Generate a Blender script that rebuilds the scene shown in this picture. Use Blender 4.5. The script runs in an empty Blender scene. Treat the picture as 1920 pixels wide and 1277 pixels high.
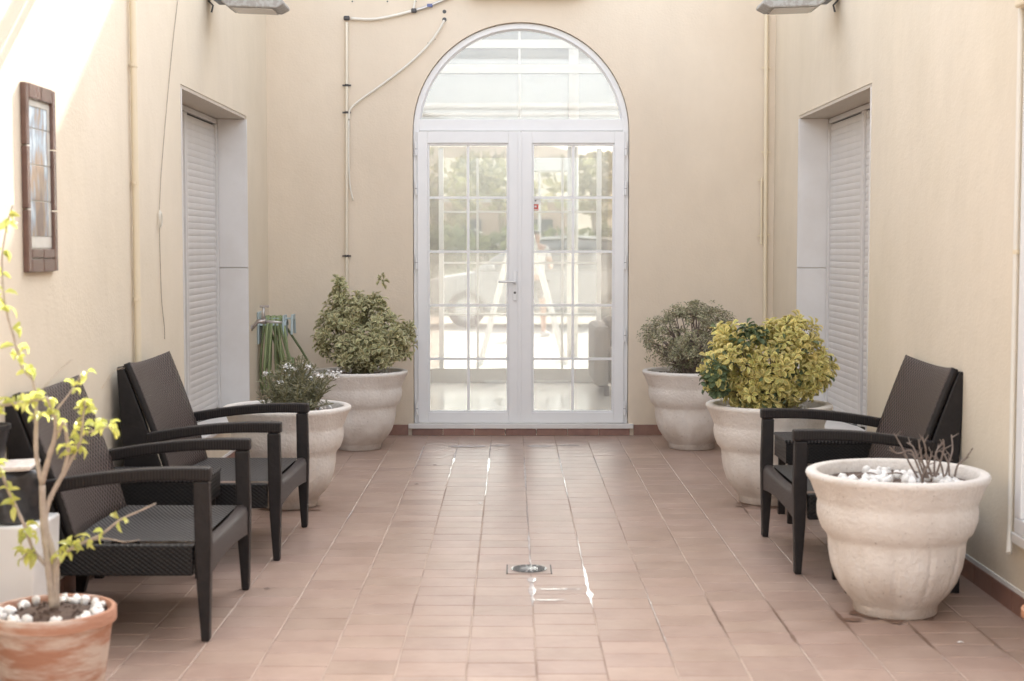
import bpy, bmesh, math, random
from mathutils import Vector, Matrix, Euler
random.seed(7)
R = math.radians
S = bpy.context.scene
COL = S.collection

# ------------------------------------------------------------------ camera
F = 2800.0; H = 1.4; T = math.atan(176 / F)
cam = bpy.data.cameras.new("camera")
cam.lens = 36 * F / 1920; cam.sensor_width = 36; cam.clip_end = 2000
cam.dof.use_dof = True; cam.dof.focus_distance = 9.2; cam.dof.aperture_fstop = 3.2
co = bpy.data.objects.new("camera", cam); COL.objects.link(co)
co.location = (0, 0, H); co.rotation_euler = (R(90) - T, 0, 0)
S.camera = co

# ------------------------------------------------------------------ sky, sun, exposure
SUN = Vector((.25, 1, .75)).normalized()          # direction to the sun
W = bpy.data.worlds.new("World"); S.world = W; W.use_nodes = True
wn = W.node_tree.nodes; wl = W.node_tree.links
bg = wn['Background']
sky = wn.new('ShaderNodeTexSky'); sky.sky_type = 'NISHITA'; sky.sun_disc = False
sky.sun_elevation = math.asin(SUN.z); sky.sun_rotation = math.atan2(SUN.x, SUN.y)
sky.air_density = 1.0; sky.dust_density = 3.0; sky.ozone_density = 1.0
hs = wn.new('ShaderNodeHueSaturation'); hs.inputs['Saturation'].default_value = .30
wl.new(sky.outputs[0], hs.inputs['Color']); wl.new(hs.outputs[0], bg.inputs['Color'])
bg.inputs['Strength'].default_value = 0.15
sl = bpy.data.lights.new("sun", 'SUN'); sl.energy = 2.0; sl.angle = R(.6); sl.color = (1, .95, .87)
so = bpy.data.objects.new("sun", sl); COL.objects.link(so)
so.rotation_euler = SUN.to_track_quat('Z', 'Y').to_euler()
S.view_settings.view_transform = 'Standard'; S.view_settings.look = 'None'
S.view_settings.exposure = 2.38; S.view_settings.gamma = 1.0
S.view_settings.use_curve_mapping = False

# ------------------------------------------------------------------ measuring helpers (photo pixel -> metres)
def ray(px, py):
    x = (px - 960) / F; v = -(py - 638.5) / F
    return x, v * math.sin(T) + math.cos(T), v * math.cos(T) - math.sin(T)
def atY(px, py, Y):
    r = ray(px, py); t = Y / r[1]; return Vector((r[0] * t, Y, H + r[2] * t))
def atX(px, py, X):
    r = ray(px, py); t = X / r[0]; return Vector((X, r[1] * t, H + r[2] * t))

# ------------------------------------------------------------------ materials
def nt(m): return m.node_tree.nodes, m.node_tree.links
def mat(name, col, rough=.6, col2=None, scale=4., bump=0., bscale=60., spec=.5, metal=0., stretch=None,
        island=0., obrand=0., detail=5, contrast=(.35, .65), coat=0., world=False):
    m = bpy.data.materials.new(name); m.use_nodes = True
    n, l = nt(m); b = n['Principled BSDF']
    b.inputs['Roughness'].default_value = rough; b.inputs['Metallic'].default_value = metal
    b.inputs['Specular IOR Level'].default_value = spec
    if coat: b.inputs['Coat Weight'].default_value = coat; b.inputs['Coat Roughness'].default_value = .15
    tc = n.new('ShaderNodeTexCoord'); mp = n.new('ShaderNodeMapping')
    if world: gp_ = n.new('ShaderNodeNewGeometry'); l.new(gp_.outputs['Position'], mp.inputs['Vector'])
    else: l.new(tc.outputs['Object'], mp.inputs['Vector'])
    if stretch: mp.inputs['Scale'].default_value = stretch
    out = None
    if col2:
        t = n.new('ShaderNodeTexNoise'); t.inputs['Scale'].default_value = scale; t.inputs['Detail'].default_value = detail
        t.inputs['Roughness'].default_value = .6
        l.new(mp.outputs[0], t.inputs['Vector'])
        mr = n.new('ShaderNodeMapRange'); mr.inputs[1].default_value = contrast[0]; mr.inputs[2].default_value = contrast[1]
        l.new(t.outputs[0], mr.inputs[0])
        mx = n.new('ShaderNodeMix'); mx.data_type = 'RGBA'
        mx.inputs[6].default_value = (*col, 1); mx.inputs[7].default_value = (*col2, 1)
        l.new(mr.outputs[0], mx.inputs[0]); out = mx.outputs[2]
    if island or obrand:
        h = n.new('ShaderNodeHueSaturation')
        if out: l.new(out, h.inputs['Color'])
        else: h.inputs['Color'].default_value = (*col, 1)
        g = n.new('ShaderNodeNewGeometry'); oi = n.new('ShaderNodeObjectInfo')
        a = n.new('ShaderNodeMath'); a.operation = 'ADD'
        l.new(g.outputs['Random Per Island'], a.inputs[0]); l.new(oi.outputs['Random'], a.inputs[1])
        f = n.new('ShaderNodeMath'); f.operation = 'FRACT'; l.new(a.outputs[0], f.inputs[0])
        k = island or obrand
        m2 = n.new('ShaderNodeMapRange'); m2.inputs[3].default_value = 1 - k; m2.inputs[4].default_value = 1 + k
        l.new(f.outputs[0], m2.inputs[0]); l.new(m2.outputs[0], h.inputs['Value'])
        f2 = n.new('ShaderNodeMath'); f2.operation = 'MULTIPLY'; f2.inputs[1].default_value = 7.31; l.new(a.outputs[0], f2.inputs[0])
        f3 = n.new('ShaderNodeMath'); f3.operation = 'FRACT'; l.new(f2.outputs[0], f3.inputs[0])
        m3 = n.new('ShaderNodeMapRange'); m3.inputs[3].default_value = .5 - k * .05; m3.inputs[4].default_value = .5 + k * .05
        l.new(f3.outputs[0], m3.inputs[0]); l.new(m3.outputs[0], h.inputs['Hue'])
        out = h.outputs[0]
    if out: l.new(out, b.inputs['Base Color'])
    else: b.inputs['Base Color'].default_value = (*col, 1)
    if bump:
        t2 = n.new('ShaderNodeTexNoise'); t2.inputs['Scale'].default_value = bscale; t2.inputs['Detail'].default_value = 4
        l.new(mp.outputs[0], t2.inputs['Vector'])
        bp = n.new('ShaderNodeBump'); bp.inputs['Strength'].default_value = bump; bp.inputs['Distance'].default_value = .01
        l.new(t2.outputs[0], bp.inputs['Height']); l.new(bp.outputs[0], b.inputs['Normal'])
    return m

def leaf_mat(name, col, col2, island=.25, trans=.25, rough=.45):
    m = mat(name, col, rough, col2, 30, island=island)
    n, l = nt(m); b = n['Principled BSDF']; o = n['Material Output']
    src = b.inputs['Base Color'].links[0].from_socket
    tr = n.new('ShaderNodeBsdfTranslucent'); l.new(src, tr.inputs[0])
    ms = n.new('ShaderNodeMixShader'); ms.inputs[0].default_value = trans
    l.new(b.outputs[0], ms.inputs[1]); l.new(tr.outputs[0], ms.inputs[2]); l.new(ms.outputs[0], o.inputs[0])
    return m

def weave_mat(name, col, col2, su, sv, depth=.006, mode='weave', ax=('Y', 'Z')):
    m = mat(name, col, .45, spec=.25)
    n, l = nt(m); b = n['Principled BSDF']
    tc = n.new('ShaderNodeTexCoord'); sp = n.new('ShaderNodeSeparateXYZ'); l.new(tc.outputs['Object'], sp.inputs[0])
    def sn(axis, k, ph=0.):
        a = n.new('ShaderNodeMath'); a.operation = 'MULTIPLY_ADD'; a.inputs[1].default_value = k * 2 * math.pi; a.inputs[2].default_value = ph
        l.new(sp.outputs[axis], a.inputs[0])
        s = n.new('ShaderNodeMath'); s.operation = 'SINE'; l.new(a.outputs[0], s.inputs[0]); return s.outputs[0]
    p = n.new('ShaderNodeMath'); p.operation = 'MULTIPLY'; l.new(sn(ax[0], su), p.inputs[0])
    if mode == 'weave': l.new(sn(ax[1], sv), p.inputs[1])
    elif mode == 'diag':
        a1 = n.new('ShaderNodeMath'); a1.operation = 'MULTIPLY'; a1.inputs[1].default_value = su * 2 * math.pi; l.new(sp.outputs[ax[0]], a1.inputs[0])
        a2 = n.new('ShaderNodeMath'); a2.operation = 'MULTIPLY_ADD'; a2.inputs[1].default_value = sv * 2 * math.pi; l.new(sp.outputs[ax[1]], a2.inputs[0]); l.new(a1.outputs[0], a2.inputs[2])
        s3 = n.new('ShaderNodeMath'); s3.operation = 'SINE'; l.new(a2.outputs[0], s3.inputs[0]); l.new(s3.outputs[0], p.inputs[0]); p.inputs[1].default_value = 1
    else: p.inputs[1].default_value = 1
    mr = n.new('ShaderNodeMapRange'); mr.inputs[1].default_value = -.6; mr.inputs[2].default_value = .6
    l.new(p.outputs[0], mr.inputs[0])
    mx = n.new('ShaderNodeMix'); mx.data_type = 'RGBA'; mx.inputs[6].default_value = (*col, 1); mx.inputs[7].default_value = (*col2, 1)
    l.new(mr.outputs[0], mx.inputs[0]); l.new(mx.outputs[2], b.inputs['Base Color'])
    bp = n.new('ShaderNodeBump'); bp.inputs['Strength'].default_value = 1; bp.inputs['Distance'].default_value = depth
    l.new(mr.outputs[0], bp.inputs['Height']); l.new(bp.outputs[0], b.inputs['Normal'])
    return m

def glass_mat(name, tint, refl=.1, veil=.0):
    m = bpy.data.materials.new(name); m.use_nodes = True; n, l = nt(m); n.remove(n['Principled BSDF'])
    o = n['Material Output']; t = n.new('ShaderNodeBsdfTransparent'); t.inputs[0].default_value = (*tint, 1)
    g = n.new('ShaderNodeBsdfGlossy'); g.inputs['Roughness'].default_value = .02
    fr = n.new('ShaderNodeFresnel'); fr.inputs[0].default_value = 1.5
    a = n.new('ShaderNodeMath'); a.operation = 'ADD'; a.inputs[1].default_value = refl; a.use_clamp = True
    l.new(fr.outputs[0], a.inputs[0])
    ms = n.new('ShaderNodeMixShader'); l.new(a.outputs[0], ms.inputs[0]); l.new(t.outputs[0], ms.inputs[1]); l.new(g.outputs[0], ms.inputs[2])
    out = ms.outputs[0]
    if veil:        # pale film mixed in to imitate the veil of reflections on the pane
        d = n.new('ShaderNodeBsdfDiffuse'); d.inputs[0].default_value = (.75, .73, .70, 1)
        tl = n.new('ShaderNodeBsdfTranslucent'); tl.inputs[0].default_value = (.75, .73, .70, 1)
        dm = n.new('ShaderNodeMixShader'); dm.inputs[0].default_value = .5; l.new(d.outputs[0], dm.inputs[1]); l.new(tl.outputs[0], dm.inputs[2])
        tc = n.new('ShaderNodeTexCoord'); ns = n.new('ShaderNodeTexNoise'); ns.inputs['Scale'].default_value = 2.5; l.new(tc.outputs['Object'], ns.inputs['Vector'])
        mr = n.new('ShaderNodeMapRange'); mr.inputs[3].default_value = veil * .6; mr.inputs[4].default_value = veil * 1.4; l.new(ns.outputs[0], mr.inputs[0])
        m2 = n.new('ShaderNodeMixShader'); l.new(mr.outputs[0], m2.inputs[0]); l.new(out, m2.inputs[1]); l.new(dm.outputs[0], m2.inputs[2]); out = m2.outputs[0]
    l.new(out, o.inputs[0]); return m

def wall_mat(name, col, col2):
    m = mat(name, col, .9, col2, .9, .16, 70, detail=7, contrast=(.38, .66))
    n, l = nt(m); b = n['Principled BSDF']; src = b.inputs['Base Color'].links[0].from_socket
    tc = n.new('ShaderNodeTexCoord'); mp = n.new('ShaderNodeMapping'); mp.inputs['Scale'].default_value = (2.2, 2.2, .9); l.new(tc.outputs['Object'], mp.inputs[0])
    ns = n.new('ShaderNodeTexNoise'); ns.inputs['Scale'].default_value = 1; ns.inputs['Detail'].default_value = 8; ns.inputs['Roughness'].default_value = .65; l.new(mp.outputs[0], ns.inputs['Vector'])
    mr = n.new('ShaderNodeMapRange'); mr.inputs[1].default_value = .35; mr.inputs[2].default_value = .7; mr.inputs[3].default_value = 1.02; mr.inputs[4].default_value = .95; l.new(ns.outputs[0], mr.inputs[0])
    # noise-broken darkening towards the floor and small specks
    sp = n.new('ShaderNodeSeparateXYZ'); l.new(tc.outputs['Object'], sp.inputs[0])
    n2 = n.new('ShaderNodeTexNoise'); n2.inputs['Scale'].default_value = 9; n2.inputs['Detail'].default_value = 6; l.new(tc.outputs['Object'], n2.inputs['Vector'])
    a = n.new('ShaderNodeMath'); a.operation = 'MULTIPLY_ADD'; a.inputs[1].default_value = .5; l.new(n2.outputs[0], a.inputs[0]); l.new(sp.outputs['Z'], a.inputs[2])
    m2 = n.new('ShaderNodeMapRange'); m2.inputs[1].default_value = .22; m2.inputs[2].default_value = .62; m2.inputs[3].default_value = .86; m2.inputs[4].default_value = 1.0; l.new(a.outputs[0], m2.inputs[0])
    mu = n.new('ShaderNodeMath'); mu.operation = 'MULTIPLY'; l.new(mr.outputs[0], mu.inputs[0]); l.new(m2.outputs[0], mu.inputs[1])
    h = n.new('ShaderNodeHueSaturation'); l.new(src, h.inputs['Color']); l.new(mu.outputs[0], h.inputs['Value']); l.new(h.outputs[0], b.inputs['Base Color'])
    bp0 = b.inputs['Normal'].links[0].from_node
    n3 = n.new('ShaderNodeTexNoise'); n3.inputs['Scale'].default_value = 6; n3.inputs['Detail'].default_value = 3; l.new(tc.outputs['Object'], n3.inputs['Vector'])
    bp = n.new('ShaderNodeBump'); bp.inputs['Strength'].default_value = .35; bp.inputs['Distance'].default_value = .012; l.new(n3.outputs[0], bp.inputs['Height']); l.new(bp0.outputs[0], bp.inputs['Normal']); l.new(bp.outputs[0], b.inputs['Normal'])
    return m
M = {}
M['wall'] = wall_mat('cream_render', (.735, .65, .525), (.70, .615, .485))
M['rear_wall'] = wall_mat('peach_render', (.735, .635, .51), (.70, .595, .47))
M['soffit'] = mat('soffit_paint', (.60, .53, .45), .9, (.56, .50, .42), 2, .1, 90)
M['marble'] = mat('white_marble', (.72, .70, .68), .45, (.66, .63, .60), 3, .05, 40)
M['shutter'] = mat('shutter_plastic', (.68, .655, .63), .5, (.64, .615, .59), 6, obrand=.02)
M['upvc'] = mat('white_upvc', (.80, .80, .80), .35, (.77, .77, .77), 3)
M['gasket'] = mat('dark_gasket', (.10, .10, .10), .7)
M['tile'] = mat('terracotta_tile', (.425, .308, .252), .36, (.335, .228, .18), 5, .12, 30, obrand=.07, world=True, contrast=(.3, .7))
M['tile_stuff'] = mat('terracotta_tile_far', (.425, .308, .252), .36, (.335, .228, .18), 5, .12, 30, island=.07, world=True, contrast=(.3, .7))
M['skirting'] = mat('brown_skirting_tile', (.27, .145, .11), .4, (.21, .11, .085), 14, obrand=.08, world=True)
M['grout'] = mat('grout', (.25, .17, .135), .8, (.18, .12, .095), 2.2, .3, 60)
M['mortar'] = mat('pale_mortar', (.52, .41, .34), .8, (.32, .235, .19), 1.6, .3, 60, contrast=(.42, .62))
M['water'] = mat('water', (.62, .56, .52), .05, (.50, .42, .38), 25, spec=1.0)  # pale base colour stands in for glints of the bright door
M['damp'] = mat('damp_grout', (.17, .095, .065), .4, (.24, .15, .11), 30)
M['ground'] = mat('pale_ground', (.62, .56, .48), .9, (.52, .46, .38), .35, .3, 8)
M['rattan'] = mat('black_resin', (.016, .0135, .0135), .45, (.022, .019, .019), 20, .2, 60, spec=.25)
M['arm'] = weave_mat('black_resin_wrap', (.015, .012, .012), (.022, .019, .019), 90, 0, .0012, 'stripe', ('X', 'Z'))
M['weave_back'] = weave_mat('woven_back', (.012, .009, .009), (.125, .092, .082), 36, 36, .005, 'weave', ('Y', 'Z'))
M['weave_seat'] = weave_mat('woven_seat', (.014, .013, .014), (.10, .098, .10), 58, 30, .004, 'diag', ('X', 'Y'))
M['weave_front'] = weave_mat('woven_front', (.018, .014, .014), (.095, .076, .070), 45, -50, .004, 'diag', ('Y', 'Z'))
M['weave_side'] = weave_mat('woven_side', (.010, .0095, .010), (.018, .017, .017), 45, 60, .002, 'weave', ('X', 'Z'))
M['stone_pot'] = mat('cast_stone', (.77, .73, .68), .85, (.67, .615, .56), 5, .6, 60)
def dirty_base(m):      # soil splashed up the foot of the pots and lime bloom
    n, l = nt(m); b = n['Principled BSDF']; src = b.inputs['Base Color'].links[0].from_socket
    tc = n.new('ShaderNodeTexCoord'); sp = n.new('ShaderNodeSeparateXYZ'); l.new(tc.outputs['Object'], sp.inputs[0])
    ns = n.new('ShaderNodeTexNoise'); ns.inputs['Scale'].default_value = 9; ns.inputs['Detail'].default_value = 8; l.new(tc.outputs['Object'], ns.inputs['Vector'])
    a = n.new('ShaderNodeMath'); a.operation = 'MULTIPLY_ADD'; a.inputs[1].default_value = -.28; l.new(ns.outputs[0], a.inputs[0]); l.new(sp.outputs['Z'], a.inputs[2])
    mr = n.new('ShaderNodeMapRange'); mr.inputs[1].default_value = -.14; mr.inputs[2].default_value = .04; mr.inputs[3].default_value = .55; mr.inputs[4].default_value = 0; l.new(a.outputs[0], mr.inputs[0])
    mx = n.new('ShaderNodeMix'); mx.data_type = 'RGBA'; mx.inputs[7].default_value = (.34, .25, .19, 1); l.new(src, mx.inputs[6]); l.new(mr.outputs[0], mx.inputs[0])
    v = n.new('ShaderNodeTexNoise'); v.inputs['Scale'].default_value = 75; v.inputs['Detail'].default_value = 2; l.new(tc.outputs['Object'], v.inputs['Vector'])
    mv = n.new('ShaderNodeMapRange'); mv.inputs[1].default_value = .68; mv.inputs[2].default_value = .74; mv.inputs[4].default_value = .5; l.new(v.outputs[0], mv.inputs[0])
    m2 = n.new('ShaderNodeMix'); m2.data_type = 'RGBA'; m2.inputs[7].default_value = (.30, .25, .21, 1); l.new(mx.outputs[2], m2.inputs[6]); l.new(mv.outputs[0], m2.inputs[0])
    l.new(m2.outputs[2], b.inputs['Base Color'])
dirty_base(M['stone_pot'])
M['soil'] = mat('soil', (.07, .045, .035), .95, (.12, .08, .06), 40, .8, 60)
M['pebble'] = mat('white_pebble', (.88, .87, .85), .7, (.80, .78, .75), 30, .2, 50, obrand=.06)
M['gravel'] = mat('pale_gravel', (.62, .57, .52), .8, (.45, .40, .36), 50, .3, 50, island=.3)
M['terracotta'] = mat('terracotta', (.42, .215, .14), .85, (.60, .50, .43), 6, .35, 50, stretch=(.6, .6, 2.6), contrast=(.44, .58))
M['bark'] = mat('grey_bark', (.46, .39, .32), .85, (.36, .30, .25), 30, .5, 80)
M['twig'] = mat('dry_twig', (.17, .13, .11), .85, (.26, .21, .18), 40)
M['stem'] = mat('green_stem', (.19, .18, .09), .7)
M['metal'] = mat('galvanised_metal', (.55, .53, .50), .35, metal=.7)
M['steel_pipe'] = mat('painted_steel_pipe', (.72, .66, .55), .35, metal=.25)
M['cream_pipe'] = mat('cream_conduit', (.74, .64, .47), .5)
M['white_pipe'] = mat('white_tube', (.72, .68, .60), .5)
M['dark_metal'] = mat('dark_metal', (.08, .075, .075), .5, metal=.5)
M['fixture_dark'] = mat('slate_grey_casing', (.16, .18, .21), .5, (.22, .24, .26), 30)
M['fixture_light'] = mat('weathered_grey_casing', (.42, .42, .41), .5, (.33, .31, .29), 40, contrast=(.45, .55))
M['lamp_glass'] = mat('lamp_glass', (.45, .42, .38), .2, spec=.7)
M['hose'] = mat('green_hose', (.30, .36, .18), .4, (.24, .30, .14), 12)
M['hose_dark'] = mat('dark_green_hose', (.15, .18, .08), .45)
M['holder'] = mat('blue_grey_plastic', (.42, .50, .51), .45)
M['brass'] = mat('chromed_brass', (.50, .45, .42), .3, metal=.8)
M['frame_tile'] = mat('brown_glazed_tile', (.12, .065, .05), .25, (.16, .09, .07), 18, coat=.3, obrand=.1)
M['white_tile'] = mat('white_glazed_tile', (.66, .64, .58), .2, (.58, .56, .50), 12)
M['black_plastic'] = mat('black_plastic', (.02, .02, .022), .28, (.035, .035, .038), 25, .6, 20)
M['white_paint'] = mat('white_paint', (.78, .77, .75), .5, (.73, .72, .70), 4)
M['glass'] = glass_mat('door_glass', (.84, .85, .84), .04, .10)
M['glass_far'] = glass_mat('tinted_glass', (.66, .63, .60), .05, .10)
M['glass_high'] = glass_mat('veiled_tinted_glass', (.36, .37, .38), .05, .28)
M['interior'] = mat('interior_paint', (.62, .60, .57), .8)
M['interior_floor'] = mat('polished_floor', (.60, .58, .55), .16, (.55, .53, .50), 4, spec=.2)
M['hedge'] = leaf_mat('hedge_leaf', (.19, .22, .10), (.27, .29, .14), .3, .35)
M['tree'] = leaf_mat('tree_leaf', (.38, .36, .18), (.46, .43, .24), .3, .4)
M['hill'] = mat('dry_hillside', (.46, .37, .28), .95, (.33, .28, .19), .09, .5, 1, contrast=(.4, .6))
M['pink_wall'] = mat('pinkish_render', (.62, .48, .38), .9, (.56, .43, .34), .8)
M['car_paint'] = mat('shaded_car_paint', (.30, .31, .32), .3, coat=.3)  # shade on the white car's backlit side, put into the body colour
M['car_glass'] = mat('dark_car_glass', (.10, .115, .12), .12, spec=.6)
M['tyre'] = mat('tyre', (.03, .03, .03), .8)
M['rim'] = mat('wheel_rim', (.45, .45, .46), .35, metal=.7)
M['skin'] = mat('skin', (.52, .30, .20), .6)
M['shirt'] = mat('white_shirt', (.75, .73, .70), .9)
M['shorts'] = mat('dark_shorts', (.08, .075, .08), .9)
M['hair'] = mat('brown_hair', (.06, .04, .03), .7)
M['wood'] = mat('pergola_timber', (.35, .25, .17), .7, (.28, .19, .12), 8, stretch=(.2, 1, 1))
M['sofa'] = mat('grey_fabric', (.33, .31, .29), .9, bump=.3, bscale=200)
M['orange'] = mat('orange_clay', (.50, .24, .13), .5)

def polycarb():
    m = bpy.data.materials.new('opal_sheet'); m.use_nodes = True; n, l = nt(m); b = n['Principled BSDF']
    b.inputs['Base Color'].default_value = (.8, .8, .8, 1); b.inputs['Roughness'].default_value = .4
    tr = n.new('ShaderNodeBsdfTranslucent'); tr.inputs[0].default_value = (.9, .9, .9, 1)
    ms = n.new('ShaderNodeMixShader'); ms.inputs[0].default_value = .72
    l.new(b.outputs[0], ms.inputs[1]); l.new(tr.outputs[0], ms.inputs[2]); l.new(ms.outputs[0], n['Material Output'].inputs[0]); return m
M['polycarb'] = polycarb()
# ------------------------------------------------------------------ object helpers
def tag(o, label=None, cat=None, group=None, kind=None):
    if label: o['label'] = label
    if cat: o['category'] = cat
    if group: o['group'] = group
    if kind: o['kind'] = kind
    return o
def empty(name, loc, rz=0, label=None, cat=None, group=None):
    o = bpy.data.objects.new(name, None); COL.objects.link(o); o.location = loc; o.rotation_euler = (0, 0, rz)
    o.empty_display_size = .1
    return tag(o, label, cat, group)
def linkmesh(name, me, parent=None, loc=None, rot=None):
    o = bpy.data.objects.new(name, me); COL.objects.link(o)
    if parent: o.parent = parent
    if loc is not None: o.location = loc
    if rot is not None: o.rotation_euler = rot
    return o

class MB:
    def __init__(s): s.v = []; s.f = []; s.m = []; s.mi = 0
    def add(s, vs, fs):
        b = len(s.v); s.v += [tuple(v) for v in vs]
        for f in fs: s.f.append(tuple(b + i for i in f)); s.m.append(s.mi)
        return s
    def box(s, x0, x1, y0, y1, z0, z1, T=None):
        vs = [Vector(p) for p in [(x0,y0,z0),(x1,y0,z0),(x1,y1,z0),(x0,y1,z0),(x0,y0,z1),(x1,y0,z1),(x1,y1,z1),(x0,y1,z1)]]
        if T: vs = [T @ v for v in vs]
        return s.add(vs, [(0,3,2,1),(4,5,6,7),(0,1,5,4),(1,2,6,5),(2,3,7,6),(3,0,4,7)])
    def prism(s, poly, a0, a1, axis='y'):
        n = len(poly)
        def mk(p, a): return {'y': (p[0], a, p[1]), 'x': (a, p[0], p[1]), 'z': (p[0], p[1], a)}[axis]
        vs = [mk(p, a0) for p in poly] + [mk(p, a1) for p in poly]
        fs = [tuple(range(n))[::-1], tuple(range(n, 2 * n))] + [(i, (i + 1) % n, n + (i + 1) % n, n + i) for i in range(n)]
        return s.add(vs, fs)
    def lathe(s, prof, n=48, c=(0, 0, 0), mod=None, closed=False):
        vs = []
        for (r, z) in prof:
            for i in range(n):
                a = 2 * math.pi * i / n; rr = r * (mod(a, z) if mod else 1)
                vs.append((c[0] + rr * math.cos(a), c[1] + rr * math.sin(a), c[2] + z))
        fs = []
        for k in range(len(prof) - 1):
            for i in range(n):
                j = (i + 1) % n; fs.append((k*n+i, k*n+j, (k+1)*n+j, (k+1)*n+i))
        fs.append(tuple(range(n))[::-1])
        if closed: fs.append(tuple(range((len(prof)-1)*n, len(prof)*n)))
        return s.add(vs, fs)
    def tube(s, pts, r, n=8, cap=True):
        pts = [Vector(p) for p in pts]; rr = r if isinstance(r, (list, tuple)) else [r] * len(pts)
        vs = []; ref = None
        for i, p in enumerate(pts):
            d = (pts[min(i+1, len(pts)-1)] - pts[max(i-1, 0)]).normalized()
            if ref is None:
                ref = Vector((0, 0, 1)) if abs(d.z) < .9 else Vector((1, 0, 0))
            u = d.cross(ref).normalized(); w = u.cross(d).normalized(); ref = w
            for k in range(n):
                a = 2 * math.pi * k / n; vs.append(p + (u * math.cos(a) + w * math.sin(a)) * rr[i])
        fs = []
        for i in range(len(pts) - 1):
            for k in range(n):
                j = (k + 1) % n; fs.append((i*n+k, i*n+j, (i+1)*n+j, (i+1)*n+k))
        if cap: fs += [tuple(range(n))[::-1], tuple(range((len(pts)-1)*n, len(pts)*n))]
        return s.add(vs, fs)
    def mesh(s, name, mats, smooth=False):
        me = bpy.data.meshes.new(name); me.from_pydata(s.v, [], s.f)
        for m in (mats if isinstance(mats, list) else [mats]): me.materials.append(m)
        if isinstance(mats, list): me.polygons.foreach_set('material_index', s.m)
        me.update()
        bm = bmesh.new(); bm.from_mesh(me); bmesh.ops.recalc_face_normals(bm, faces=bm.faces); bm.to_mesh(me); bm.free()
        if smooth:
            me.polygons.foreach_set('use_smooth', [True] * len(me.polygons))
        return me
    def build(s, name, mats, parent=None, smooth=False, bevel=0, loc=None, rot=None, sharp=None):
        me = s.mesh(name, mats, smooth)
        o = linkmesh(name, me, parent, loc, rot)
        if bevel:
            md = o.modifiers.new('bevel', 'BEVEL'); md.width = bevel; md.segments = 2; md.limit_method = 'ANGLE'; md.angle_limit = R(40)
            md.harden_normals = False
        if smooth and sharp:
            try: me.set_sharp_from_angle(angle=R(sharp))
            except Exception: pass
        return o

def bez(pts, n=8):
    """smooth curve through the points (Catmull-Rom)"""
    P = [Vector(p) for p in pts]; P = [P[0] * 2 - P[1]] + P + [P[-1] * 2 - P[-2]]; out = []
    for i in range(1, len(P) - 2):
        for k in range(n):
            t = k / n; a, b, c, d = P[i-1], P[i], P[i+1], P[i+2]
            out.append(.5 * ((2*b) + (-a + c)*t + (2*a - 5*b + 4*c - d)*t*t + (-a + 3*b - 3*c + d)*t**3))
    out.append(P[-2]); return out

# ================================================================== SETTING
XL, XR, YB = -1.80, 1.93, 11.045
# ground sheet reaching the horizon
g = MB().box(-400, 400, -300, 700, -.22, -.02).build('ground', M['ground']); tag(g, kind='structure')

# floor: grout bed + tiles
floor = MB().box(XL, XR, 2.2, YB, -.015, -.0022).build('floor', M['grout']); tag(floor, kind='structure')
CW, RW, X0 = .232, .161, .081
def tile_vs(cx, cy, w, d, dz=0, tilt=(0, 0)):
    hw, hd, e = w / 2, d / 2, .0018
    vs = []
    for (a, b, z) in [(-hw, -hd, -.004), (hw, -hd, -.004), (hw, hd, -.004), (-hw, hd, -.004)]:
        vs.append((cx + a, cy + b, z))
    for (a, b) in [(-hw, -hd), (hw, -hd), (hw, hd), (-hw, hd)]:
        vs.append((cx + a, cy + b, -.0015 + dz + tilt[0] * a + tilt[1] * b))
    for (a, b) in [(-hw + e, -hd + e), (hw - e, -hd + e), (hw - e, hd - e), (-hw + e, hd - e)]:
        vs.append((cx + a, cy + b, dz + tilt[0] * a + tilt[1] * b))
    return vs
TF = [(0,1,5,4),(1,2,6,5),(2,3,7,6),(3,0,4,7),(4,5,9,8),(5,6,10,9),(6,7,11,10),(7,4,8,11),(8,9,10,11)]
tile_variants = []
for k in range(6):
    mb = MB(); mb.add(tile_vs(0, 0, CW - .0056, RW - .0030, random.uniform(-.0003, .0004), (random.uniform(-.003, .003), random.uniform(-.003, .003))), TF)
    tile_variants.append(mb.mesh('tile', M['tile']))
tiles = []
far = MB()
for c in range(-9, 9):
    xa = X0 + c * CW; xb = xa + CW
    xa2, xb2 = max(xa, XL + .004), min(xb, XR - .004)
    if xb2 - xa2 < .03: continue
    off = random.uniform(0, RW); y = 2.2 + off - RW
    while y < YB:
        ya, yb = max(y, 2.21), min(y + RW, YB - .003)
        if yb - ya > .02:
            full = abs((xb2 - xa2) - CW) < 1e-4 and abs((yb - ya) - RW) < 1e-4
            cx, cy = (xa2 + xb2) / 2, (ya + yb) / 2
            tiles.append((cy, cx, xb2 - xa2, yb - ya, full))
        y += RW
tiles.sort()
n_ind = 0
for (cy, cx, w, d, full) in tiles:
    vis = cy > 4.62 and abs(cx) < .345 * cy + .1
    if full and vis and n_ind < 285:
        linkmesh('tile', random.choice(tile_variants), floor, (cx + random.uniform(-.0008, .0008), cy + random.uniform(-.0008, .0008), 0)); n_ind += 1
    else:
        far.add(tile_vs(cx, cy, w - .0056, d - .0030, random.uniform(-.0003, .0004), (random.uniform(-.003, .003), random.uniform(-.003, .003))), TF)
o = far.build('tile_paving', M['tile_stuff'], floor); tag(o, kind='stuff')

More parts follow.
